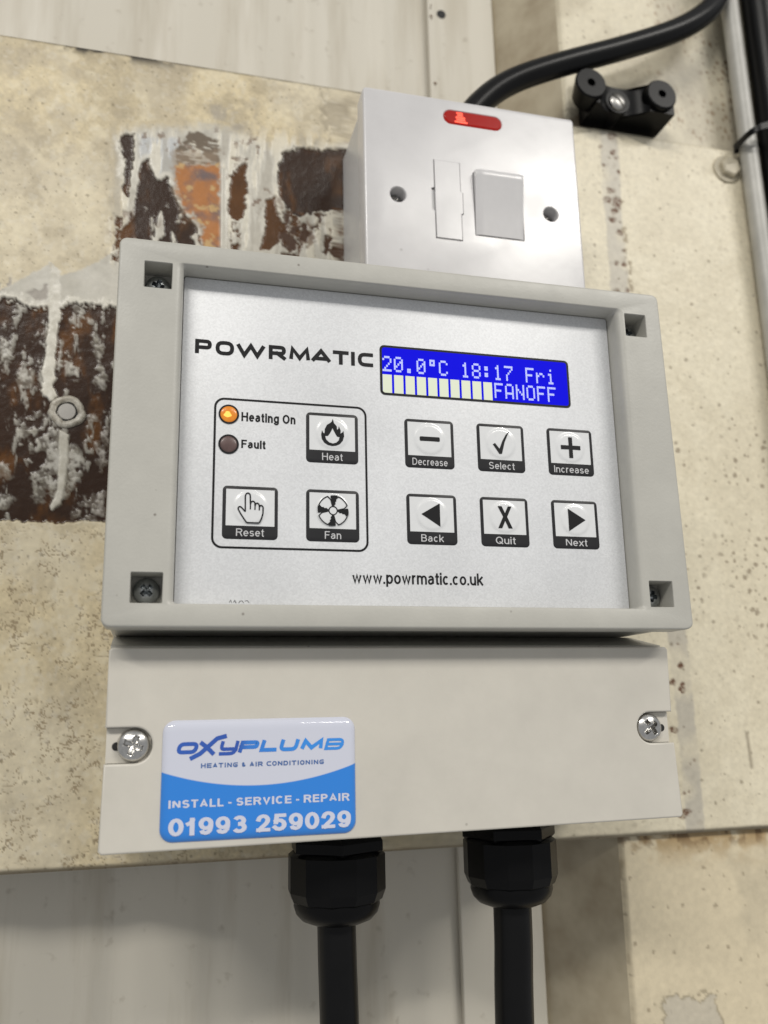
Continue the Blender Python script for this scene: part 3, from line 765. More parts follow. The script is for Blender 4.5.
# --- column behind the beam
croot = bpy.data.objects.new('column', None); COL.objects.link(croot); place(croot, W(210, 106, 110), None)
croot['kind'] = 'structure'; croot['label'] = 'cream painted steel column standing behind the beam'
def col_face(name, y0, y1, seed):
    xs = axis([(110, 215, 0.7), (215, 330, 5)]); ys = axis([(y0, y1, 0.7)] if y1 - y0 < 200 else [(y0, -300, 5), (-300, y1, 0.7)] if y0 < 0 else [(y0, 190, 0.7), (190, y1, 5)])
    X, Y = np.meshgrid(xs, ys); U, V = pix(X, Y, np.full_like(X, 76.4))
    nA = fbm(X, Y, 28, 5, seed); nB = fbm(X, Y, 8, 4, seed + 1); nC = fbm(X, Y, 2.2, 3, seed + 2)
    col = np.zeros(X.shape + (3,)) + (lin_right * 0.97 if y0 < 0 else np.array([0.66, 0.575, 0.41])); H = 0.3 * (nB - 0.5) + 0.1 * (nC - 0.5); rg = np.full(X.shape, 0.42)
    col = mixc(col, [0.50, 0.44, 0.32], 0.6 * sst(0.45, 0.7, nA))
    col = mixc(col, [0.22, 0.17, 0.11], 0.6 * speckle(X, Y, 7, 0.3, 0.9, 0.7, seed))
    if y0 > 0:
        k = sst(0.36, 0.54, fbm(X, Y, 9, 4, 12)) * sst(48, 3, V - (829 - (U - 630) * 0.05))
        col = mixc(col, [0.36, 0.23, 0.09], 0.85 * k)
        k = sst(0.56, 0.66, fbm(X, Y, 4, 3, 16)) * sst(30, 3, V - (829 - (U - 630) * 0.05))
        col = mixc(col, [0.11, 0.055, 0.02], 0.8 * k)
        k = sst(2.2, 0.6, X - 110 + (nB - 0.5) * 5)
        col = mixc(col, [0.14, 0.085, 0.04], 0.5 * k * sst(0.45, 0.65, nB))
        s_ = sdf(U, V, [(655, 1030), (668, 1000), (690, 988), (712, 1000), (722, 1030), (715, 1060), (660, 1060)]) + (nB - 0.5) * 26 + (nC - 0.5) * 14
        col = mixc(col, [0.50, 0.46, 0.38], 0.75 * sst(1, -2, s_)); H = H + 0.25 * sst(1, -1, s_)
        col = mixc(col, [0.16, 0.13, 0.08], 0.5 * sst(3.0, 0.5, np.abs(s_ - 1)))
    else:
        k = speckle(X, Y, 4.0, 0.5, 1.25, 0.9, 28, 1.4) * sst(0.38, 0.56, fbm(X, Y, 20, 3, 29)) * sst(150, 172, X)
        col = mixc(col, [0.30, 0.19, 0.10], 0.9 * k)
        col = mixc(col, [0.33, 0.29, 0.22], 0.5 * sst(0.40, 0.62, fbm(X, Y * 0.5, 22, 4, 39)) * sst(150, 175, X))
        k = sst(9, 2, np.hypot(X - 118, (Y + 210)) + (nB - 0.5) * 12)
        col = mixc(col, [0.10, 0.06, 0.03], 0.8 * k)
    return heightfield(name, xs, ys, 76.4 + H + 2.0 * sst(2.2, 0, X - 110) ** 2, np.clip(col, 0.002, 0.85), rg, M['painted'], croot)
col_face('face_plate', 107.8, 420, 40)
col_face('face_plate', -640, -204.4, 140)
M['col_side'] = mat('cream_paint_side', (0.50, 0.44, 0.32), 0.5, var=0.3, vscale=50, vcol=(0.34, 0.28, 0.19))
for y0, y1 in ((107.8, 640), (-640, -204.4), (-199, 102.5)):
    v = [(x, y, d) for y in (y0, y1) for x, d in ((110.2, 78.2), (88.6, 107.5), (90.6, 108.6), (113.0, 79.2))]
    mesh_obj('side_plate', v, [(0, 1, 5, 4), (1, 2, 6, 5), (2, 3, 7, 6), (3, 0, 4, 7), (0, 1, 2, 3), (4, 5, 6, 7)], M['col_side'], croot)
box('back_flange', 53.5, -640, 104.2, 88.2, 640, 107.4, M['clad'], croot, 0.6)
mb = MB(); lathe(mb, [(2.3, 103.9), (2.3, 104.6)], 60.5, -281, 0, 'd', 20); mb.build('hole', M['dark'], croot, 40)
for q in range(8):
    yy = random.uniform(-300, -205); rx = random.uniform(0.35, 1.0)
    mb = MB(); lathe(mb, [(rx * 0.6, 103.85), (rx, 104.0), (rx, 104.4)], 54.6 + random.uniform(0, 1.6), yy, 0, 'd', 9); mb.build('rust_blister', M['blister'], croot, 60)

# ------------------------------------------------------------------ heating controller
cu = root('heating_controller', (6.5, 92.7, 72), 'grey plastic heating controller with blue lit display and nine keys', 'controller')
# upper housing
mb = MB()
fl = plate_outer(mb, -80.6, -76.3, 93.6, 34.9, 3.0, 1.5, 71.6, 0.3)
mb.cap([fl]); mb.build('upper_housing', M['frame'], cu)
# front frame with a deep recess and four screw pockets
FX0, FY0, FX1, FY1 = -81.0, -77.7, 94.0, 35.6
mb = MB()
outer = plate_outer(mb, FX0, FY0, FX1, FY1, 2.3, -7, 1.5, 0.75)
mb.f = [t for t in mb.f if len(t) == 4]           # drop the back cap, housing closes it
RX0, RY0, RX1, RY1 = -63.0, -70.7, 78.0, 29.0
holes = []
prev = None
for k in range(7):
    a = math.pi / 2 * k / 6
    ox = 2.3 * (1 - math.sin(a)); oy = 0.7 * (1 - math.sin(a)); rd = 1.0
    l = mb.loop(rr(RX0 - ox, RY0 - oy, RX1 + ox, RY1 + oy, rd + oy, 5), -7 + (2.3 if True else 0) * (1 - math.cos(a)))
    if k == 0: holes.append(l)
    if prev: mb.bridge(prev, l)
    prev = l
l = mb.loop(rr(RX0, RY0, RX1, RY1, 1.0, 5), 1.5); mb.bridge(prev, l)
pockets = [(-74.4, -71.0, -66.1, -62.5), (-74.5, 20.7, -65.8, 29.3), (80.6, -69.8, 88.6, -61.6), (81.1, 20.4, 89.5, 28.8)]
pockets[0] = (-74.4, -70.8, -66.2, -62.4)
for (a0, b0, a1, b1) in pockets:
    l0 = mb.loop(rr(a0, b0, a1, b1, 0.35, 2), -7); l1 = mb.loop(rr(a0 + .15, b0 + .15, a1 - .15, b1 - .15, 0.3, 2), -6.8); l2 = mb.loop(rr(a0 + .3, b0 + .3, a1 - .3, b1 - .3, 0.3, 2), 1.5)
    holes.append(l0); mb.bridge(l0, l1); mb.bridge(l1, l2)
mb.cap([outer] + holes)
mb.v = [(x + 1.7 * max(0.0, min(1.0, (x - 89.8) / 4)) * (y + 77) / 112 - 0.5 * max(0.0, min(1.0, (-76 - x) / 4)), y, d) for x, y, d in mb.v]
mb.build('front_frame', M['frame'], cu, 32)

# screws
def screw_mesh(R, h, kind='cross', cw=0.2, cl=0.62, depth=0.8):
    nn = 44; v, f = [], []
    for i in range(nn + 1):
        for j in range(nn + 1):
            a, b = 2 * i / nn - 1, 2 * j / nn - 1
            x = a * math.sqrt(1 - b * b / 2); y = b * math.sqrt(1 - a * a / 2)
            r = math.hypot(x, y)
            z = h * math.sqrt(max(0, 1 - 0.82 * r * r)) if r < 0.93 else h * math.sqrt(1 - 0.82 * 0.93 ** 2) * max(0, (1 - r) / 0.07)
            if kind == 'cross':
                k = max(min((cw - abs(x)) / 0.06, (cl - abs(y)) / 0.10), min((cw - abs(y)) / 0.06, (cl - abs(x)) / 0.10))
            elif kind == 'slot':
                k = min((0.13 - abs(x * 0.75 - y * 0.66)) / 0.05, 1)
            else: k = 0
            k = max(0, min(1, k))
            z -= k * h * depth * (1 if kind == 'slot' else (1.25 - r))
            v.append((x * R, y * R, -z))
    for i in range(nn):
        for j in range(nn):
            p = i * (nn + 1) + j; f.append((p, p + 1, p + nn + 2, p + nn + 1))
    return v, f
def screw(name, x, y, d, R, h, m, parent, kind='cross', rot=0.0, **kw):
    v, f = screw_mesh(R, h, kind, **kw)
    c, s = math.cos(rot), math.sin(rot)
    o = mesh_obj(name, [(x + p[0] * c - p[1] * s, y + p[0] * s + p[1] * c, d + p[2]) for p in v], f, m, parent, 40)
    return o
for i, (a0, b0, a1, b1) in enumerate(pockets):
    screw('screw', (a0 + a1) / 2, (b0 + b1) / 2 + (0.6 if i in (0, 2) else 0), 1.2, 3.75, 3.0, M['dark_steel'], cu, rot=0.5 * i + 0.3, cw=0.17, cl=0.5)

# silver label panel
mb = MB(); fl = plate_outer(mb, -62.7, -70.45, 77.75, 28.9, 0.8, 0, 1.4, 0.15, 2, 4); mb.cap([fl])
panel = mb.build('label_panel', M['panel'], cu, 30)
PD = -0.05
# brand lettering, stroked extended capitals
ext = [('P', -59.0, -54.1), ('O', -53.0, -47.5), ('W', -47.0, -38.0), ('R', -37.1, -31.9), ('M', -30.9, -24.4), ('A', -24.3, -17.7), ('T', -17.3, -12.3), ('I', -11.5, -10.4), ('C', -9.4, -4.5)]
gs = []
for ch, a, b in ext: gs += glyph(ch, a, -50.7, b, -46.15, 1.18)
lett = flat_poly('brand_lettering', gs, PD, M['print'], panel)
sans('web_address_lettering', 'www.powrmatic.co.uk', (-12.0, 18.2, 28.9, 22.75), PD, M['print'], panel, 0.158, 0.085)
sans('caption', 'Heating On', (-45.0, -28.7, -28.9, -25.2), PD, M['print'], panel, 0.19, 0.10)
sans('caption', 'Fault', (-44.9, -20.15, -37.8, -17.55), PD, M['print'], panel, 0.19, 0.10)
flat_poly('group_outline', [[rr(-53.0, -32.8, -6.9, 12.5, 3.0, 8), rr(-52.35, -32.15, -7.55, 11.85, 2.4, 8)]], PD, M['print'], panel)
pen = []
for pts_ in ([(-47.6, 27.9), (-47.1, 27.2), (-46.9, 28.0)], [(-46.4, 27.9), (-46.0, 27.3), (-45.6, 28.1)], [(-44.9, 28.1), (-44.6, 27.5), (-43.9, 27.4), (-43.5, 28.0)], [(-43.2, 27.5), (-42.5, 27.3), (-42.0, 27.9)]):
    pen += ribbon(pts_, 0.15)
flat_poly('pen_mark', pen, PD, M['print'], panel)

# indicator lamps
for (x, y, m, lb) in ((-48.7, -27.7, M['amber'], 'lit amber heating indicator lamp'), (-48.6, -18.5, M['dull_led'], 'unlit brown fault indicator lamp')):
    mb = MB(); lathe(mb, [(2.62, -0.03), (2.55, -0.16), (1.9, -0.30), (0.9, -0.38), (0.2, -0.40)], x, y, 0, 'd', 28)
    o = mb.build('indicator_lamp', m, cu, 50); o['label'] = lb
    if y < -20:
        flat_poly('lit_core', [[[(x + 1.05 * (1 + 0.25 * math.sin(3 * t)) * math.cos(t) - 0.35, y + 0.95 * math.sin(t) + 0.1) for t in [2 * math.pi * q / 18 for q in range(18)]]]], -0.42, M['amber_hot'], o)
    flat_poly('ring', [[circ(x, y, 2.98, 36), circ(x, y, 2.45, 36)]], -0.22, M['print'], o)

# keys
BW, BH = 16.0, 15.7
KX = [-50.0, -25.68, 5.09, 28.85, 52.93]; KY = [-30.0, -6.0]
def poly_t(pts, cx, cy, s=1.0):
    return [(cx + p[0] * s, cy + p[1] * s) for p in pts]
def arcp(r, a0, a1, n=10):
    return [(r * math.cos(math.radians(a0 + (a1 - a0) * k / n)), r * math.sin(math.radians(a0 + (a1 - a0) * k / n))) for k in range(n + 1)]
def sym_flame():
    o = [(0.1, -4.9), (0.5, -3.4), (1.4, -2.4), (1.5, -1.2), (1.9, -1.6), (2.1, -2.5), (2.7, -1.0), (2.6, 0.0), (3.2, -0.4), (3.6, -1.0), (3.8, 0.8), (3.3, 2.4), (2.4, 3.5), (1.2, 4.1), (-0.2, 4.3), (-1.6, 4.0), (-2.7, 3.3), (-3.5, 2.1), (-3.7, 0.6), (-3.4, -0.8), (-3.0, 0.1), (-2.6, 0.2), (-2.5, -1.3), (-1.8, -2.7), (-0.9, -3.3), (-0.2, -3.9)]
    i = [(0.0, -1.7), (0.5, -0.6), (1.0, 0.3), (1.5, 1.1), (2.3, 1.2), (2.0, 2.3), (1.2, 3.1), (0.1, 3.45), (-1.1, 3.15), (-2.1, 2.2), (-2.4, 1.1), (-1.5, 1.0), (-0.9, 0.2), (-0.4, -0.7)]
    return [[poly_t(o, 0, 0, 0.98), poly_t(i, 0, 0, 0.98)]]
def sym_hand():
    o = [(-1.55, 1.4), (-1.6, -3.6), (-1.3, -4.3), (-0.7, -4.5), (-0.2, -4.1), (-0.1, -3.5), (-0.05, -0.9), (0.2, -1.8), (0.8, -2.0), (1.3, -1.6), (1.35, -0.5), (1.6, -1.3), (2.1, -1.45), (2.6, -1.0), (2.65, -0.1), (2.9, -0.7), (3.4, -0.75), (3.8, -0.2), (3.75, 1.8), (3.3, 3.4), (2.7, 4.7), (-1.1, 4.7), (-1.9, 3.6), (-3.0, 1.9), (-3.75, 0.5), (-3.5, -0.15), (-2.9, -0.1), (-2.2, 0.6)]
    o = fillet([(x, y, 0.35) for x, y in o], True, 3)
    g = ribbon(o, 0.42, True)
    for a, b, c in ((-0.05, -0.9, 0.6), (1.35, -0.5, 0.7), (2.65, -0.1, 0.8)): g += ribbon([(a, b), (a, c)], 0.36)
    return g
def sym_fan():
    g = []
    for q in range(4):
        c = 45 + 90 * q
        pts = [(x, y) for x, y in arcp(4.75, c - 24, c + 24, 8)]
        in0 = arcp(1.3, c + 38, c - 38, 4)
        pe = pts + [(3.6 * math.cos(math.radians(c + 33)), 3.6 * math.sin(math.radians(c + 33)))] + in0 + [(3.6 * math.cos(math.radians(c - 33)), 3.6 * math.sin(math.radians(c - 33)))]
        g += ribbon(pe, 0.34, True)
        a = 90 * q + 2
        wd = [(1.5, 0.25), (2.2, 0.75), (2.6, 0.55), (3.1, 0.95), (3.6, 0.8), (4.0, 1.25), (4.85, 1.3), (4.9, 0.2), (4.75, -0.9), (4.2, -0.95), (3.6, -0.7), (3.2, -0.9), (2.6, -0.4), (1.6, -0.2)]
        ca, sa = math.cos(math.radians(a)), math.sin(math.radians(a))
        g.append([[(x * ca - y * sa, x * sa + y * ca) for x, y in wd]])
    return g
def sym_check():
    return [[[(-3.0, 0.5), (-2.2, 0.0), (-0.7, 1.9), (0.4, -0.8), (1.7, -3.0), (3.2, -4.6), (2.3, -2.9), (1.2, -0.4), (0.1, 3.6), (-0.8, 3.7)]]]
SY = {'Heat': sym_flame(), 'Reset': sym_hand(), 'Fan': sym_fan(), 'Select': sym_check(),
      'Decrease': [[rr(-3.4, -0.75, 3.4, 0.75, 0.35, 3)]],
      'Increase': [[[(-0.72, -3.6), (0.72, -3.6), (0.72, -0.7), (3.6, -0.7), (3.6, 0.75), (0.72, 0.75), (0.72, 3.7), (-0.72, 3.7), (-0.72, 0.75), (-3.6, 0.75), (-3.6, -0.7), (-0.72, -0.7)]]],
      'Back': [[[(-3.6, 0.0), (2.6, -3.7), (2.6, 3.9)]]], 'Next': [[[(3.6, 0.0), (-2.6, -3.7), (-2.6, 3.9)]]],
      'Quit': [[[(-2.4, -3.6), (-1.0, -3.6), (0.05, -1.35), (1.15, -3.6), (2.4, -3.6), (0.75, -0.1), (2.5, 3.7), (1.1, 3.7), (0.0, 1.25), (-1.15, 3.7), (-2.5, 3.7), (-0.7, -0.1)]]]}
keys = [('Heat', 1, 0), ('Reset', 0, 1), ('Fan', 1, 1), ('Decrease', 2, 0), ('Select', 3, 0), ('Increase', 4, 0), ('Back', 2, 1), ('Quit', 3, 1), ('Next', 4, 1)]
LB = {'Heat': 'heat key with flame symbol', 'Reset': 'reset key with pointing hand symbol', 'Fan': 'fan key with four blade symbol', 'Decrease': 'decrease key with minus sign',
      'Select': 'select key with tick mark', 'Increase': 'increase key with plus sign', 'Back': 'back key with left arrow', 'Quit': 'quit key with letter x', 'Next': 'next key with right arrow'}
CAPW = {'Heat': 6.3, 'Reset': 8.0, 'Fan': 4.9, 'Decrease': 11.4, 'Select': 8.6, 'Increase': 12.2, 'Back': 7.2, 'Quit': 6.6, 'Next': 7.4}
for nm, ci, ri in keys:
    x0, y0 = KX[ci], KY[ri]
    mb = MB(); fl = plate_outer(mb, x0, y0, x0 + BW, y0 + BH, 1.3, -0.10, 0.0, 0.08, 2, 5); mb.cap([fl])
    k = mb.build('button', M['band'], cu, 40); k['label'] = LB[nm]
    wx0, wy0, wx1, wy1 = x0 + 1.0, y0 + 0.95, x0 + BW - 1.0, y0 + BH - 3.95
    cx, cy = (wx0 + wx1) / 2, (wy0 + wy1) / 2
    gx = np.linspace(wx0, wx1, 44); gy = np.linspace(wy0, wy1, 36); GX, GY = np.meshgrid(gx, gy)
    rr_ = np.hypot(GX - cx, GY - cy)
    Dm = -0.16 - 0.26 * sst(5.4, 4.2, rr_) - 0.10 * np.clip(1 - rr_ / 4.8, 0, 1)
    heightfield('key_window', gx, gy, Dm, None, None, M['window'], k)
    flat_poly('symbol', [[poly_t(q, cx, cy, 0.96) for q in g] for g in SY[nm]], -0.56, M['print'], k)
    cw = CAPW[nm]; bx = x0 + BW / 2
    desc = 'Q' in nm
    sans('caption', nm, (bx - cw / 2, y0 + BH - 3.15, bx + cw / 2, y0 + BH - (0.85 if not desc else 0.78)), -0.15, M['caption'], k, 0.125, 0.13)

# display
LX0, LY0, LX1, LY1 = -2.36, -53.85, 62.29, -37.3
mb = MB(); fl = plate_outer(mb, LX0 + .3, LY0 + .3, LX1 - .3, LY1 - .3, 1.2, -0.06, 0.0, 0.03, 1, 5); mb.cap([fl])
disp = mb.build('display', M['lcd'], cu, 40)
disp['label'] = 'blue backlit two line character display'
flat_poly('border', [[rr(LX0, LY0, LX1, LY1, 1.5, 6), rr(LX0 + .75, LY0 + .75, LX1 - .75, LY1 - .75, 0.9, 6)]], -0.12, M['print'], disp)
F5 = {'2': '01110 10001 00001 00010 00100 01000 11111', '0': '01110 10001 10011 10101 11001 10001 01110', '.': '00000 00000 00000 00000 00000 01100 01100',
      'o': '01110 01010 01110 00000 00000 00000 00000', 'C': '01110 10001 10000 10000 10000 10001 01110', '1': '00100 01100 00100 00100 00100 00100 01110',
      '8': '01110 10001 10001 01110 10001 10001 01110', ':': '00000 01100 01100 00000 01100 01100 00000', '7': '11111 00001 00010 00100 01000 01000 01000',
      'F': '11111 10000 10000 11110 10000 10000 10000', 'r': '00000 00000 10110 11001 10000 10000 10000', 'i': '00100 00000 01100 00100 00100 00100 01110',
      'A': '01110 10001 10001 10001 11111 10001 10001', 'N': '10001 10001 11001 10101 10011 10001 10001', 'O': '01110 10001 10001 10001 10001 10001 01110'}
px_, py_, pitch = 0.59, 0.735, 3.715
def char(ch, cx, cy, name='character'):
    mb = MB()
    for r_, row in enumerate(F5[ch].split()):
        for c_, b_ in enumerate(row):
            if b_ == '1':
                a, b = cx + c_ * px_, cy + r_ * py_
                i = len(mb.v); mb.v += [(a, b, -0.10), (a + px_ - 0.035, b, -0.10), (a + px_ - 0.035, b + py_ - 0.035, -0.10), (a, b + py_ - 0.035, -0.10)]
                mb.f.append((i, i + 1, i + 2, i + 3))
    return mb.build(name, M['lcd_dot'], disp, None)
for i, ch in enumerate('20.0oC 18:17 Fri'):
    if ch != ' ': char(ch, -1.5 + i * pitch, -50.25)
for i in range(10):
    a = -1.55 + i * pitch
    flat_poly('block', [[[(a, -44.1), (a + 2.98, -44.1), (a + 2.98, -37.98), (a, -37.98)]]], -0.10, M['lcd_block'], disp)
for i, ch in enumerate('FANOFF'):
    char(ch, -1.5 + (10 + i) * pitch, -44.1)

# lower housing: profile (d, y) extruded in x, with a sloping top
prof = [(8.0, 39.4), (27, 35.2), (71.6, 35.2), (71.6, 92.3), (8.0, 92.3)]
v, f = [], []
for x in (-79.2, 92.4):
    for d, y in prof: v.append((x, y, d))
n = len(prof)
for k in range(n): f.append((k, (k + 1) % n, n + (k + 1) % n, n + k))
f.append(tuple(range(n))); f.append(tuple(range(n, 2 * n)))
mesh_obj('lower_housing', v, f, M['frame'], cu, None)
# terminal cover with an open-ended screw slot at each side
CX0, CY0, CX1, CY1 = -79.5, 40.0, 92.7, 92.8
SLY = 66.3; SH = 4.75
def slot_l(xe): return [(CX0, SLY + SH)] + [(xe - SH + SH * math.sin(math.radians(t)), SLY + SH * math.cos(math.radians(t))) for t in range(0, 181, 12)] + [(CX0, SLY - SH)]
SLYR = 65.2; SHR = 4.75; XR = 80.1
slot_r = [(CX1, SLYR - SHR)] + [(XR + SHR - SHR * math.sin(math.radians(t)), SLYR - SHR * math.cos(math.radians(t))) for t in range(0, 181, 12)] + [(CX1, SLYR + SHR)]
CX1 = 93.2
outline = [(CX0 + 0.8, CY0), (CX1 - 0.8, CY0), (CX1, CY0 + 0.8)] + slot_r + [(CX1 + 0.3, 91.6), (CX1 - 0.5, 92.4), (CX0 + 0.4, 93.95), (CX0 - 0.4, 93.1)] + slot_l(-67.0) + [(CX0, CY0 + 0.8)]
tcover = curve2d('terminal_cover', [outline], 5.0, 8.4, 0.55, M['cover'], cu, 45)
for x, y, sgn in ((-72.0, 66.3, -1), (84.9, 65.2, 1)):
    box('slot_floor', x - 7.2 if sgn < 0 else x - 4.6, y - 4.6, 7.55, x + 4.6 if sgn < 0 else x + 7.5, y + 4.6, 7.9, M['cover'], cu)
    screw('screw', x, y, 7.5, 4.45, 2.9, M['steel'], cu, rot=0.35 if sgn < 0 else 0.9, cw=0.17, cl=0.6)
    mb = MB(); lathe(mb, [(1.15, 0), (1.15, 0.5)], x + sgn * (4.5 if sgn < 0 else 5.0), y + 0.2, 7.42, 'd', 18); mb.build('pilot_hole', M['dark'], cu, 40)

# sticker, gel domed
def sticker_mat(cx, cyw):
    m = mat('gel_sticker', (0.7, 0.72, 0.78), 0.06, coat=1.0)
    nt = m.node_tree; N = nt.nodes; L = nt.links; b = N['Principled BSDF']
    b.inputs['Coat Roughness'].default_value = 0.02
    tc = N.new('ShaderNodeTexCoord'); sx = N.new('ShaderNodeSeparateXYZ'); L.new(tc.outputs['Object'], sx.inputs[0])
    def mth(op, a, bb):
        q = N.new('ShaderNodeMath'); q.operation = op
        for i, t in enumerate((a, bb)):
            if isinstance(t, (int, float)): q.inputs[i].default_value = t
            elif t is not None: L.new(t, q.inputs[i])
        return q.outputs[0]
    # border: up = -(y) ; lowest in the middle
    x2 = mth('POWER', mth('ABSOLUTE', mth('ADD', sx.outputs[0], 0.0010), 0), 2.0)
    line = mth('ADD', mth('MULTIPLY', x2, 6.4), -0.00195)
    k = N.new('ShaderNodeMapRange'); k.inputs[1].default_value = -0.00012; k.inputs[2].default_value = 0.00012
    L.new(mth('SUBTRACT', sx.outputs[2], line), k.inputs[0])
    mx = N.new('ShaderNodeMix'); mx.data_type = 'RGBA'
    mx.inputs[6].default_value = (0.018, 0.22, 0.72, 1); mx.inputs[7].default_value = (0.62, 0.64, 0.74, 1)
    L.new(k.outputs[0], mx.inputs[0]); L.new(mx.outputs[2], b.inputs['Base Color'])
    return m
SX0, SY0, SX1, SY1 = -64.4, 59.9, -10.7, 91.7
gx = np.linspace(SX0, SX1, 150); gy = np.linspace(SY0, SY1, 92)
mbv, mbf = [], []
def rrd(x, y, x0, y0, x1, y1, r):
    qx = np.maximum(np.maximum(x0 + r - x, x - (x1 - r)), 0); qy = np.maximum(np.maximum(y0 + r - y, y - (y1 - r)), 0)
    out = np.hypot(qx, qy)
    ins = np.minimum(np.minimum(x - x0, x1 - x), np.minimum(y - y0, y1 - y))
    return np.where((qx > 0) & (qy > 0), r - out, ins)
loops = []
mb = MB(); prev = None
for k in range(15):
    t = k / 14
    ins = 3.2 * t ** 1.3
    h = 1.25 * (1 - (1 - t) ** 2.4)
    l = mb.loop(rr(SX0 + ins, SY0 + ins, SX1 - ins, SY1 - ins, max(3.4 - ins, 0.25), 8), 4.95 - h)
    if prev: mb.bridge(prev, l)
    prev = l
mb.cap([prev])
stk = mb.build('sticker', sticker_mat(0, 0), cu, 60)
stk['label'] = 'glossy domed white and blue installer sticker'
SD = 3.70 - 0.035
def gmat():
    m = mat('sticker_blue_print', (0.02, 0.1, 0.5), 0.08, coat=1.0)
    N = m.node_tree.nodes; L = m.node_tree.links; b = N['Principled BSDF']
    tc = N.new('ShaderNodeTexCoord'); sx = N.new('ShaderNodeSeparateXYZ'); L.new(tc.outputs['Object'], sx.inputs[0])
    cr = N.new('ShaderNodeValToRGB'); mr = N.new('ShaderNodeMapRange'); mr.inputs[1].default_value = -0.024; mr.inputs[2].default_value = 0.024
    L.new(sx.outputs[0], mr.inputs[0]); L.new(mr.outputs[0], cr.inputs[0])
    e = cr.color_ramp.elements
    e[0].position = 0.0; e[0].color = (0.022, 0.105, 0.47, 1)
    e[1].position = 0.75; e[1].color = (0.035, 0.27, 0.78, 1)
    q = e.new(0.36); q.color = (0.02, 0.085, 0.42, 1)
    q = e.new(0.42); q.color = (0.03, 0.20, 0.66, 1)
    L.new(cr.outputs[0], b.inputs['Base Color'])
    return m
M['st_blue'] = gmat()
M['st_navy'] = mat('sticker_navy_print', (0.05, 0.13, 0.36), 0.08, coat=1.0)
M['st_white'] = mat('sticker_white_print', (0.62, 0.64, 0.76), 0.08, coat=1.0)
gs = []; sh = 0.32; T, Bm = 65.75, 68.95
for ch, a, b in (('O', -61.0, -55.4), ('P', -44.2, -38.9), ('L', -38.3, -33.6), ('U', -33.0, -27.8), ('M', -27.0, -20.6), ('B', -20.0, -14.8)):
    gs += glyph(ch, a, T, b, Bm, 1.06 if ch != 'B' else 0.78, sh)
gs += ribbon([(-57.0, 70.2), (-54.3, 68.9), (-49.8, 65.0), (-47.2, 64.35)], 1.15) + ribbon([(-54.3, 65.9), (-52.6, 67.2), (-50.6, 69.2)], 1.15)
gs += glyph('y', -49.6, T, -44.6, 69.6, 0.95, sh * 0.8)
flat_poly('logo_lettering', gs, SD, M['st_blue'], stk)
gs = []; x = -54.0
for wd in ('HEATING', '&', 'AIR', 'CONDITIONING'):
    for ch in wd:
        ww = 0.75 if ch == 'I' else (1.55 if ch != '&' else 1.4)
        wq = 0.45 if ch == 'I' else ww - 0.32
        gs += glyph(ch, x, 71.5, x + wq, 72.75, 0.30); x += ww - 0.02
    x += 0.75
sc = (-20.05 + 54.0) / (x - 0.75 - 0.3 + 54.0)
gs = [[[(-54.0 + (p[0] + 54.0) * sc, p[1]) for p in lp] for lp in g] for g in gs]
flat_poly('strapline_lettering', gs, SD, M['st_navy'], stk)
sans('service_lettering', 'INSTALL - SERVICE - REPAIR', (-62.3, 80.6, -12.7, 83.1), SD, M['st_white'], stk, 0.20, 0.14, 0.28)
sans('telephone_lettering', '01993 259029', (-62.2, 85.45, -12.4, 90.15), SD, M['st_white'], stk, 0.205, 0.09, 0.30, 1.03)

# cable glands
def gland(x, d, ang, nm):
    q = -0.9 if x < 0 else -2.0
    mb = MB(); lathe(mb, [(9.5, 92.0), (9.5, 97.5)], x, 0, d, 'y', 28)
    g = mb.build('cable_gland', M['black_pl'], cu, 40)
    mb = MB(); lathe(mb, [(13.0, 96.2 + q), (14.8, 97.2 + q), (15.5, 98.4 + q), (15.5, 101.2 + q), (14.6, 102.0 + q)], x, 0, d, 'y', 6, ang + 0.25); mb.build('body_hexagon', M['black_pl'], g, 20)
    mb = MB(); lathe(mb, [(14.0, 101.6 + q), (15.3, 102.6 + q), (15.3, 113.0 + q), (14.2, 115.8 + q), (13.0, 116.6 + q)], x, 0, d, 'y', 12, ang); mb.build('clamping_nut', M['black_pl'], g, 20)
    mb = MB(); lathe(mb, [(13.2, 115.5 + q), (13.4, 117.5 + q), (12.7, 119.6 + q), (11.0, 121.4 + q), (8.0, 122.6 + q), (6.4, 122.9 + q)], x, 0, d, 'y', 36); mb.build('dome', M['black_pl'], g, 60)
    return g
gland(-9.6, 38, 0.2, 'left'); gland(48.6, 38, 0.62, 'right')
c1 = tube('cable', [(-9.8, 119, 38), (-9.6, 132, 38), (-9.0, 150, 38.5), (-8.0, 190, 39), (-7.6, 260, 39), (-7.6, 420, 39)], 6.0, M['cable'])
tag(c1, 'black cable hanging from the gland below the blue sticker', 'cable')
c2 = tube('cable', [(48.6, 119, 38), (48.4, 132, 38), (47.6, 150, 38), (47.0, 190, 38.5), (46.4, 260, 39), (46.4, 420, 39)], 6.2, M['cable'])
tag(c2, 'black cable hanging from the right gland under the controller', 'cable')

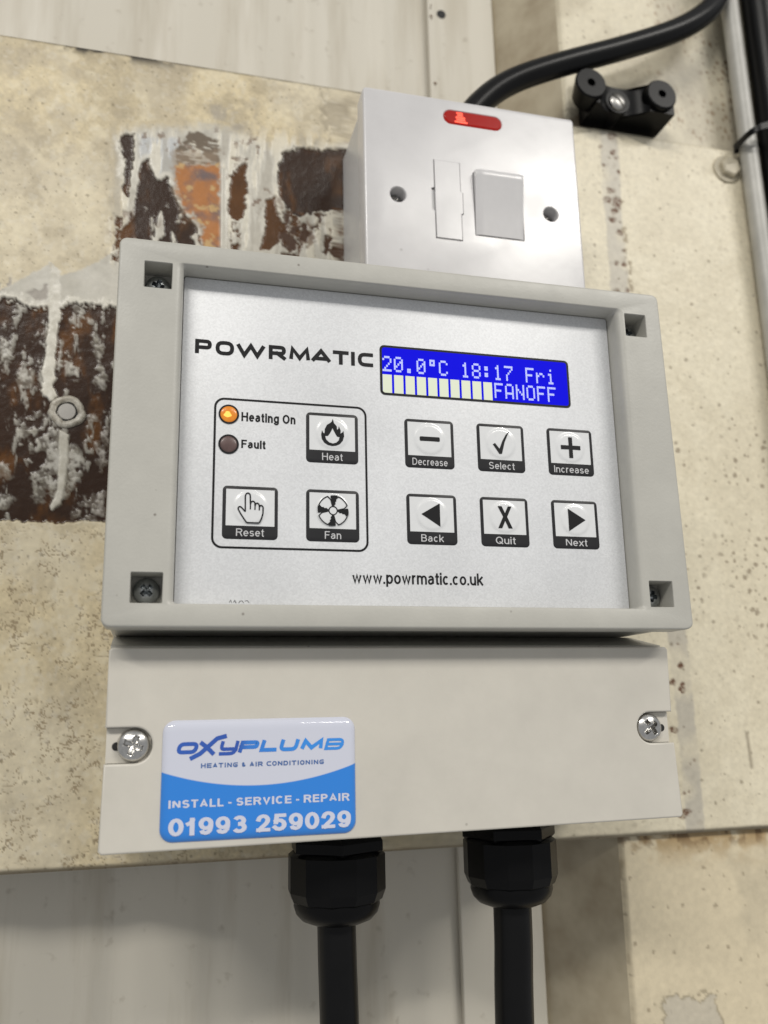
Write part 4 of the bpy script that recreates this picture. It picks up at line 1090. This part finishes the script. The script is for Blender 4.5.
# ------------------------------------------------------------------ fused spur switch
fs = root('fused_switch', (44.6, -84.5, 72), 'white square fused switch with red neon mounted above the controller', 'switch')
PX0, PY0, PX1, PY1 = 1.1, -171.7, 87.9, -84.7
mb = MB(); fl = plate_outer(mb, PX0 + 1.2, PY0 + 1.2, PX1 - 1.2, PY1 - 1.2, 3.0, 39.0, 71.7, 0.6); mb.cap([fl]); mb.build('back_box', M['box_plastic'], fs)
mb = MB()
outer = plate_outer(mb, PX0, PY0, PX1, PY1, 1.6, 30, 39.0, 0.9)
mb.f = [t for t in mb.f if len(t) == 4]
holes = []
for hx in (13.9, 75.2):
    a = mb.loop(circ(hx, -127.8, 3.35, 32), 30); b = mb.loop(circ(hx, -127.8, 3.0, 32), 30.4); c = mb.loop(circ(hx, -127.8, 3.0, 32), 36.5)
    mb.bridge(a, b); mb.bridge(b, c); mb.cap([c]); holes.append(a)
cap_o = rr(32.6, -167.4, 57.0, -160.9, 3.24, 9); cap_i = rr(32.9, -167.1, 56.7, -161.2, 2.94, 9)
a = mb.loop(cap_o, 30); b = mb.loop(cap_i, 30.3); c = mb.loop(cap_i, 32.5); mb.bridge(a, b); mb.bridge(b, c); mb.cap([c]); holes.append(a)
fo = [(28.0, -144.5), (38.6, -144.5), (38.6, -132.2), (39.4, -131.8), (39.4, -122.8), (38.6, -122.4), (38.6, -111.6), (28.0, -111.6), (28.0, -123.0), (26.9, -123.4), (26.9, -132.4), (28.0, -132.8)]
a = mb.loop(fo, 30); b = mb.loop(fo, 33.0); mb.bridge(a, b); mb.cap([b]); holes.append(a)
ro = rr(43.6, -141.4, 63.6, -114.7, 0.4, 2); a = mb.loop(ro, 30); b = mb.loop(ro, 35); mb.bridge(a, b); mb.cap([b]); holes.append(a)
mb.cap([outer] + holes)
mb.build('face_plate', M['white_plastic'], fs, 32)
fi = [(28.28, -144.2), (38.32, -144.2), (38.32, -132.0), (39.1, -131.6), (39.1, -123.0), (38.32, -122.6), (38.32, -111.9), (28.28, -111.9)]
fh = curve2d('fuse_holder', [fi], 29.55, 32.9, 0.15, M['white_plastic'], fs)
box('release_tab', 27.1, -132.2, 30.8, 28.15, -123.6, 32.8, M['box_plastic'], fh)
text('marking', '13A', (31.8, -128.6, 35.0, -126.9), 29.52, mat('embossed_grey', (0.5, 0.5, 0.5), 0.4), fh, 0.05) if False else None
v = [(43.95, -141.0, 26.4), (63.25, -141.0, 26.4), (63.25, -115.1, 29.75), (43.95, -115.1, 29.75), (43.95, -141.0, 34), (63.25, -141.0, 34), (63.25, -115.1, 34), (43.95, -115.1, 34)]
# slight hollow across the rocker
nx_, ny_ = 12, 20; rv, rf = [], []
for j in range(ny_ + 1):
    t = j / ny_
    for i in range(nx_ + 1):
        s_ = i / nx_
        dd = 26.4 + 3.2 * t + 0.35 * math.sin(math.pi * t)
        ed = min(s_, 1 - s_) * 19.3
        dd += 0.5 * max(0, 1 - ed / 0.7) ** 2 + (0.5 * max(0, 1 - t * 26 / 0.8) ** 2)
        rv.append((43.95 + 19.3 * s_, -141.0 + 25.9 * t, dd))
base = len(rv)
ring = [i for i in range(nx_ + 1)] + [j * (nx_ + 1) + nx_ for j in range(1, ny_ + 1)] + [ny_ * (nx_ + 1) + i for i in range(nx_ - 1, -1, -1)] + [j * (nx_ + 1) for j in range(ny_ - 1, 0, -1)]
for j in range(ny_):
    for i in range(nx_):
        p_ = j * (nx_ + 1) + i; rf.append((p_, p_ + 1, p_ + nx_ + 2, p_ + nx_ + 1))
for i in ring: rv.append((rv[i][0], rv[i][1], 34.5))
for k in range(len(ring)):
    k2 = (k + 1) % len(ring); rf.append((ring[k], ring[k2], base + k2, base + k))
mesh_obj('rocker', rv, rf, M['white_plastic'], fs, 40)
neon = curve2d('neon_lens', [rr(32.95, -167.05, 56.65, -161.25, 2.88, 9)], 29.7, 32.3, 0.5, M['neon'], fs, 50)
neon['label'] = 'lit red neon indicator lens'
hot = []
for i in range(5): hot.append([rr(38.0 + 0.5 * (i % 2) - 0.2 * i, -166.3 + i * 0.95, 40.6 - 0.4 * (i % 2) + 0.45 * i, -165.6 + i * 0.95, 0.25, 2)])
flat_poly('lamp_glow', hot, 29.66, M['neon_hot'], neon)
for hx in (13.9, 75.2):
    screw('screw', hx, -127.6, 36.0, 2.75, 1.6, M['steel'], fs, rot=0.6, cw=0.2, cl=0.7)

# black cable feeding the spur
pth = [(44, -166, 62), (48.7, -185.7, 61), (59.8, -199.4, 60), (75.2, -210.2, 59), (100, -222.3, 58), (131.2, -236.8, 58), (158.7, -251, 58), (176.4, -264.2, 59), (186.7, -276.7, 61), (192.8, -291, 63), (196, -320, 65), (197, -380, 66), (197, -520, 66)]
pth[0] = (51, -166.5, 62); pth[1] = (53.5, -185.7, 61); pth[2] = (62.8, -199.2, 60); pth[3] = (77, -210.6, 59)
c3 = tube('cable', pth, 5.4, M['cable'])
tag(c3, 'black cable curving up to the right out of the fused switch', 'cable')

# right-hand run of cables with a tie
c4 = tube('cable', [(190.6, -640, 66), (190.6, -400, 66), (191.0, -285, 66.5), (191.6, -200, 66.6), (192.4, -120, 66.8), (192.6, 0, 67), (192.6, 330, 67)], 4.3, M['white_cable'])
c4.location.x += 0.0085
c4['label'] = 'white cable running vertically near the right edge'; c4['category'] = 'cable'
c5 = tube('cable', [(213.4, -640, 62), (213.4, -400, 62), (212.6, -285, 62.5), (213.0, -200, 63), (213.6, -80, 63.5), (213.6, 330, 63.5)], 7.6, M['cable'])
tag(c5, 'thick black cable beside the white cable at the right edge', 'cable')
c6 = tube('cable', [(229.5, -640, 63), (229.5, -300, 63), (229.0, -150, 64), (229.5, 330, 64)], 7.2, M['cable'])
tag(c6, 'outermost black cable at the far right edge', 'cable')
tie = MB()
la = []
for off in (-1.6, 1.6):
    pts = []
    base_pts = rr(194.4, 54.6, 237.6, 71.95, 4.5, 6)
    for (a, b) in base_pts: pts.append((a, -203.0 + off - 0.42 * (a - 196.0), b))
    la.append(pts)
lo_ = []
for off in (-1.6, 1.6):
    pts = []
    for (a, b) in rr(193.4, 53.6, 238.6, 71.95, 5.0, 6): pts.append((a, -203.0 + off - 0.42 * (a - 196.0), b))
    lo_.append(pts)
tie.strip3([la[0], lo_[0], lo_[1], la[1], la[0]])
t_ = tie.build('cable_tie', M['black_pl'], None, 40)
tag(t_, 'black cable tie strapped round the cables at right', 'cable tie')

# ------------------------------------------------------------------ cable cleat on the column
cl = root('cable_cleat', (131, -207, 76), 'empty black plastic cable cleat with slotted screw on the column', 'cable cleat')
LC = [(113.2, -214.4), (148.9, -214.9)]
mb = MB()
# body with a round valley between the two lobes (profile x,d swept in y)
n_ = 22; pf = []
for k in range(n_ + 1):
    x = 116.5 + (156.0 - 116.5) * k / n_
    t = (x - 131) / 12.2
    d_ = 59.0 if abs(t) > 1 else 59.0 + 5.5 * math.sqrt(max(0, 1 - t * t))
    pf.append((x, d_))
pf = pf + [(156.0, 76.0), (116.5, 76.0)]
v, f = [], []
for y, sx in ((-220.5, 1.0), (-206.6, 1.0)):
    for x, d_ in pf: v.append((x, y, d_))
n = len(pf)
for k in range(n): f.append((k, (k + 1) % n, n + (k + 1) % n, n + k))
mbb = MB(); mbb.v = v; mbb.f = f
def capq(o_):
    for k in range(n_): mbb.f.append((o_ + k, o_ + k + 1, o_ + (n - 2 if (k + 1) > n_ / 2 else n - 1), o_ + (n - 2 if k >= n_ / 2 else n - 1)) if (k + 1 <= n_ / 2 or k >= n_ / 2) and False else (o_ + k, o_ + k + 1, o_ + n - 1))
    mbb.f.append((o_ + n_, o_ + n - 2, o_ + n - 1))
capq(0); capq(n)
mbb.build('saddle', M['black_pl'], cl, 30)
for (lx, ly) in LC:
    mb = MB(); o1 = [circ(lx, ly, r_, 30) for r_ in (7.0, 7.6)]
    h0 = mb.loop(circ(lx, ly, 2.0, 30), 56.6); a = mb.loop(o1[0], 56.6); b = mb.loop(o1[1], 57.3); c = mb.loop(circ(lx + (2.5 if lx < 130 else 0), ly, 7.8 if lx > 130 else 6.5, 30), 75.9 if lx > 130 else 68.0); hi_ = mb.loop(circ(lx, ly, 1.9, 30), 64)
    mb.bridge(h0, a); mb.bridge(a, b); mb.bridge(b, c); mb.bridge(h0, hi_); mb.cap([hi_]); mb.cap([c])
    mb.build('lobe', M['black_pl'], cl, 35)
mb = MB(); lathe(mb, [(6.0, 63.0), (6.2, 64.0), (6.2, 75)], 129.6, -212.2, 0, 'd', 28); mb.build('boss', M['black_pl'], cl, 40)
screw('screw', 129.3, -211.6, 63.2, 4.2, 2.0, M['screw_slot'], cl, 'slot', depth=0.7)

# ------------------------------------------------------------------ bolts in the beam
bw = root('bolt', (-101, -49.8, 72), 'paint-caked ring round a grey bolt end on the rusty brown patch', 'bolt')
mb = MB(); prev = None
pfm = [(6.3, 72.9), (6.0, 71.9), (5.4, 71.5), (4.7, 71.45), (4.3, 71.7), (3.7, 71.9), (3.5, 72.9)]
for r_, d_ in pfm:
    l = mb.loop([(-101 + (r_ * (1 + 0.06 * math.sin(2 * a + 1) + 0.04 * math.sin(5 * a) + 0.03 * math.sin(11 * a))) * math.cos(a), -49.8 + r_ * (1 + 0.04 * math.sin(4 * a)) * math.sin(a)) for a in [2 * math.pi * k / 40 for k in range(40)]], d_)
    if prev: mb.bridge(prev, l)
    prev = l
mb.build('washer', M['ring'], bw, 60)
mb = MB(); lathe(mb, [(2.9, 71.95), (3.05, 72.1), (3.05, 73.2)], -101, -49.8, 0, 'd', 30); mb.build('bolt_end', M['bolt_end'], bw, 40)
mb = MB(); lathe(mb, [(3.6, 72.5), (3.6, 73.2)], -101, -49.8, 0, 'd', 30); mb.build('gap', M['dark'], bw, 40)

b2 = root('bolt', (192.7, -192.2, 72), 'cream painted hexagon bolt head beside the white cable', 'bolt')
mb = MB(); lathe(mb, [(6.8, 71.0), (7.2, 71.4), (7.2, 72.6)], 190.6, -192, 0, 'd', 32); mb.build('washer', M['painted_bolt'], b2, 40)
mb = MB(); lathe(mb, [(4.4, 68.4), (5.2, 69.0), (5.5, 71.2)], 191.4, -192.2, 0, 'd', 6, 0.3); mb.build('hexagon_head', M['painted_bolt'], b2, 20)
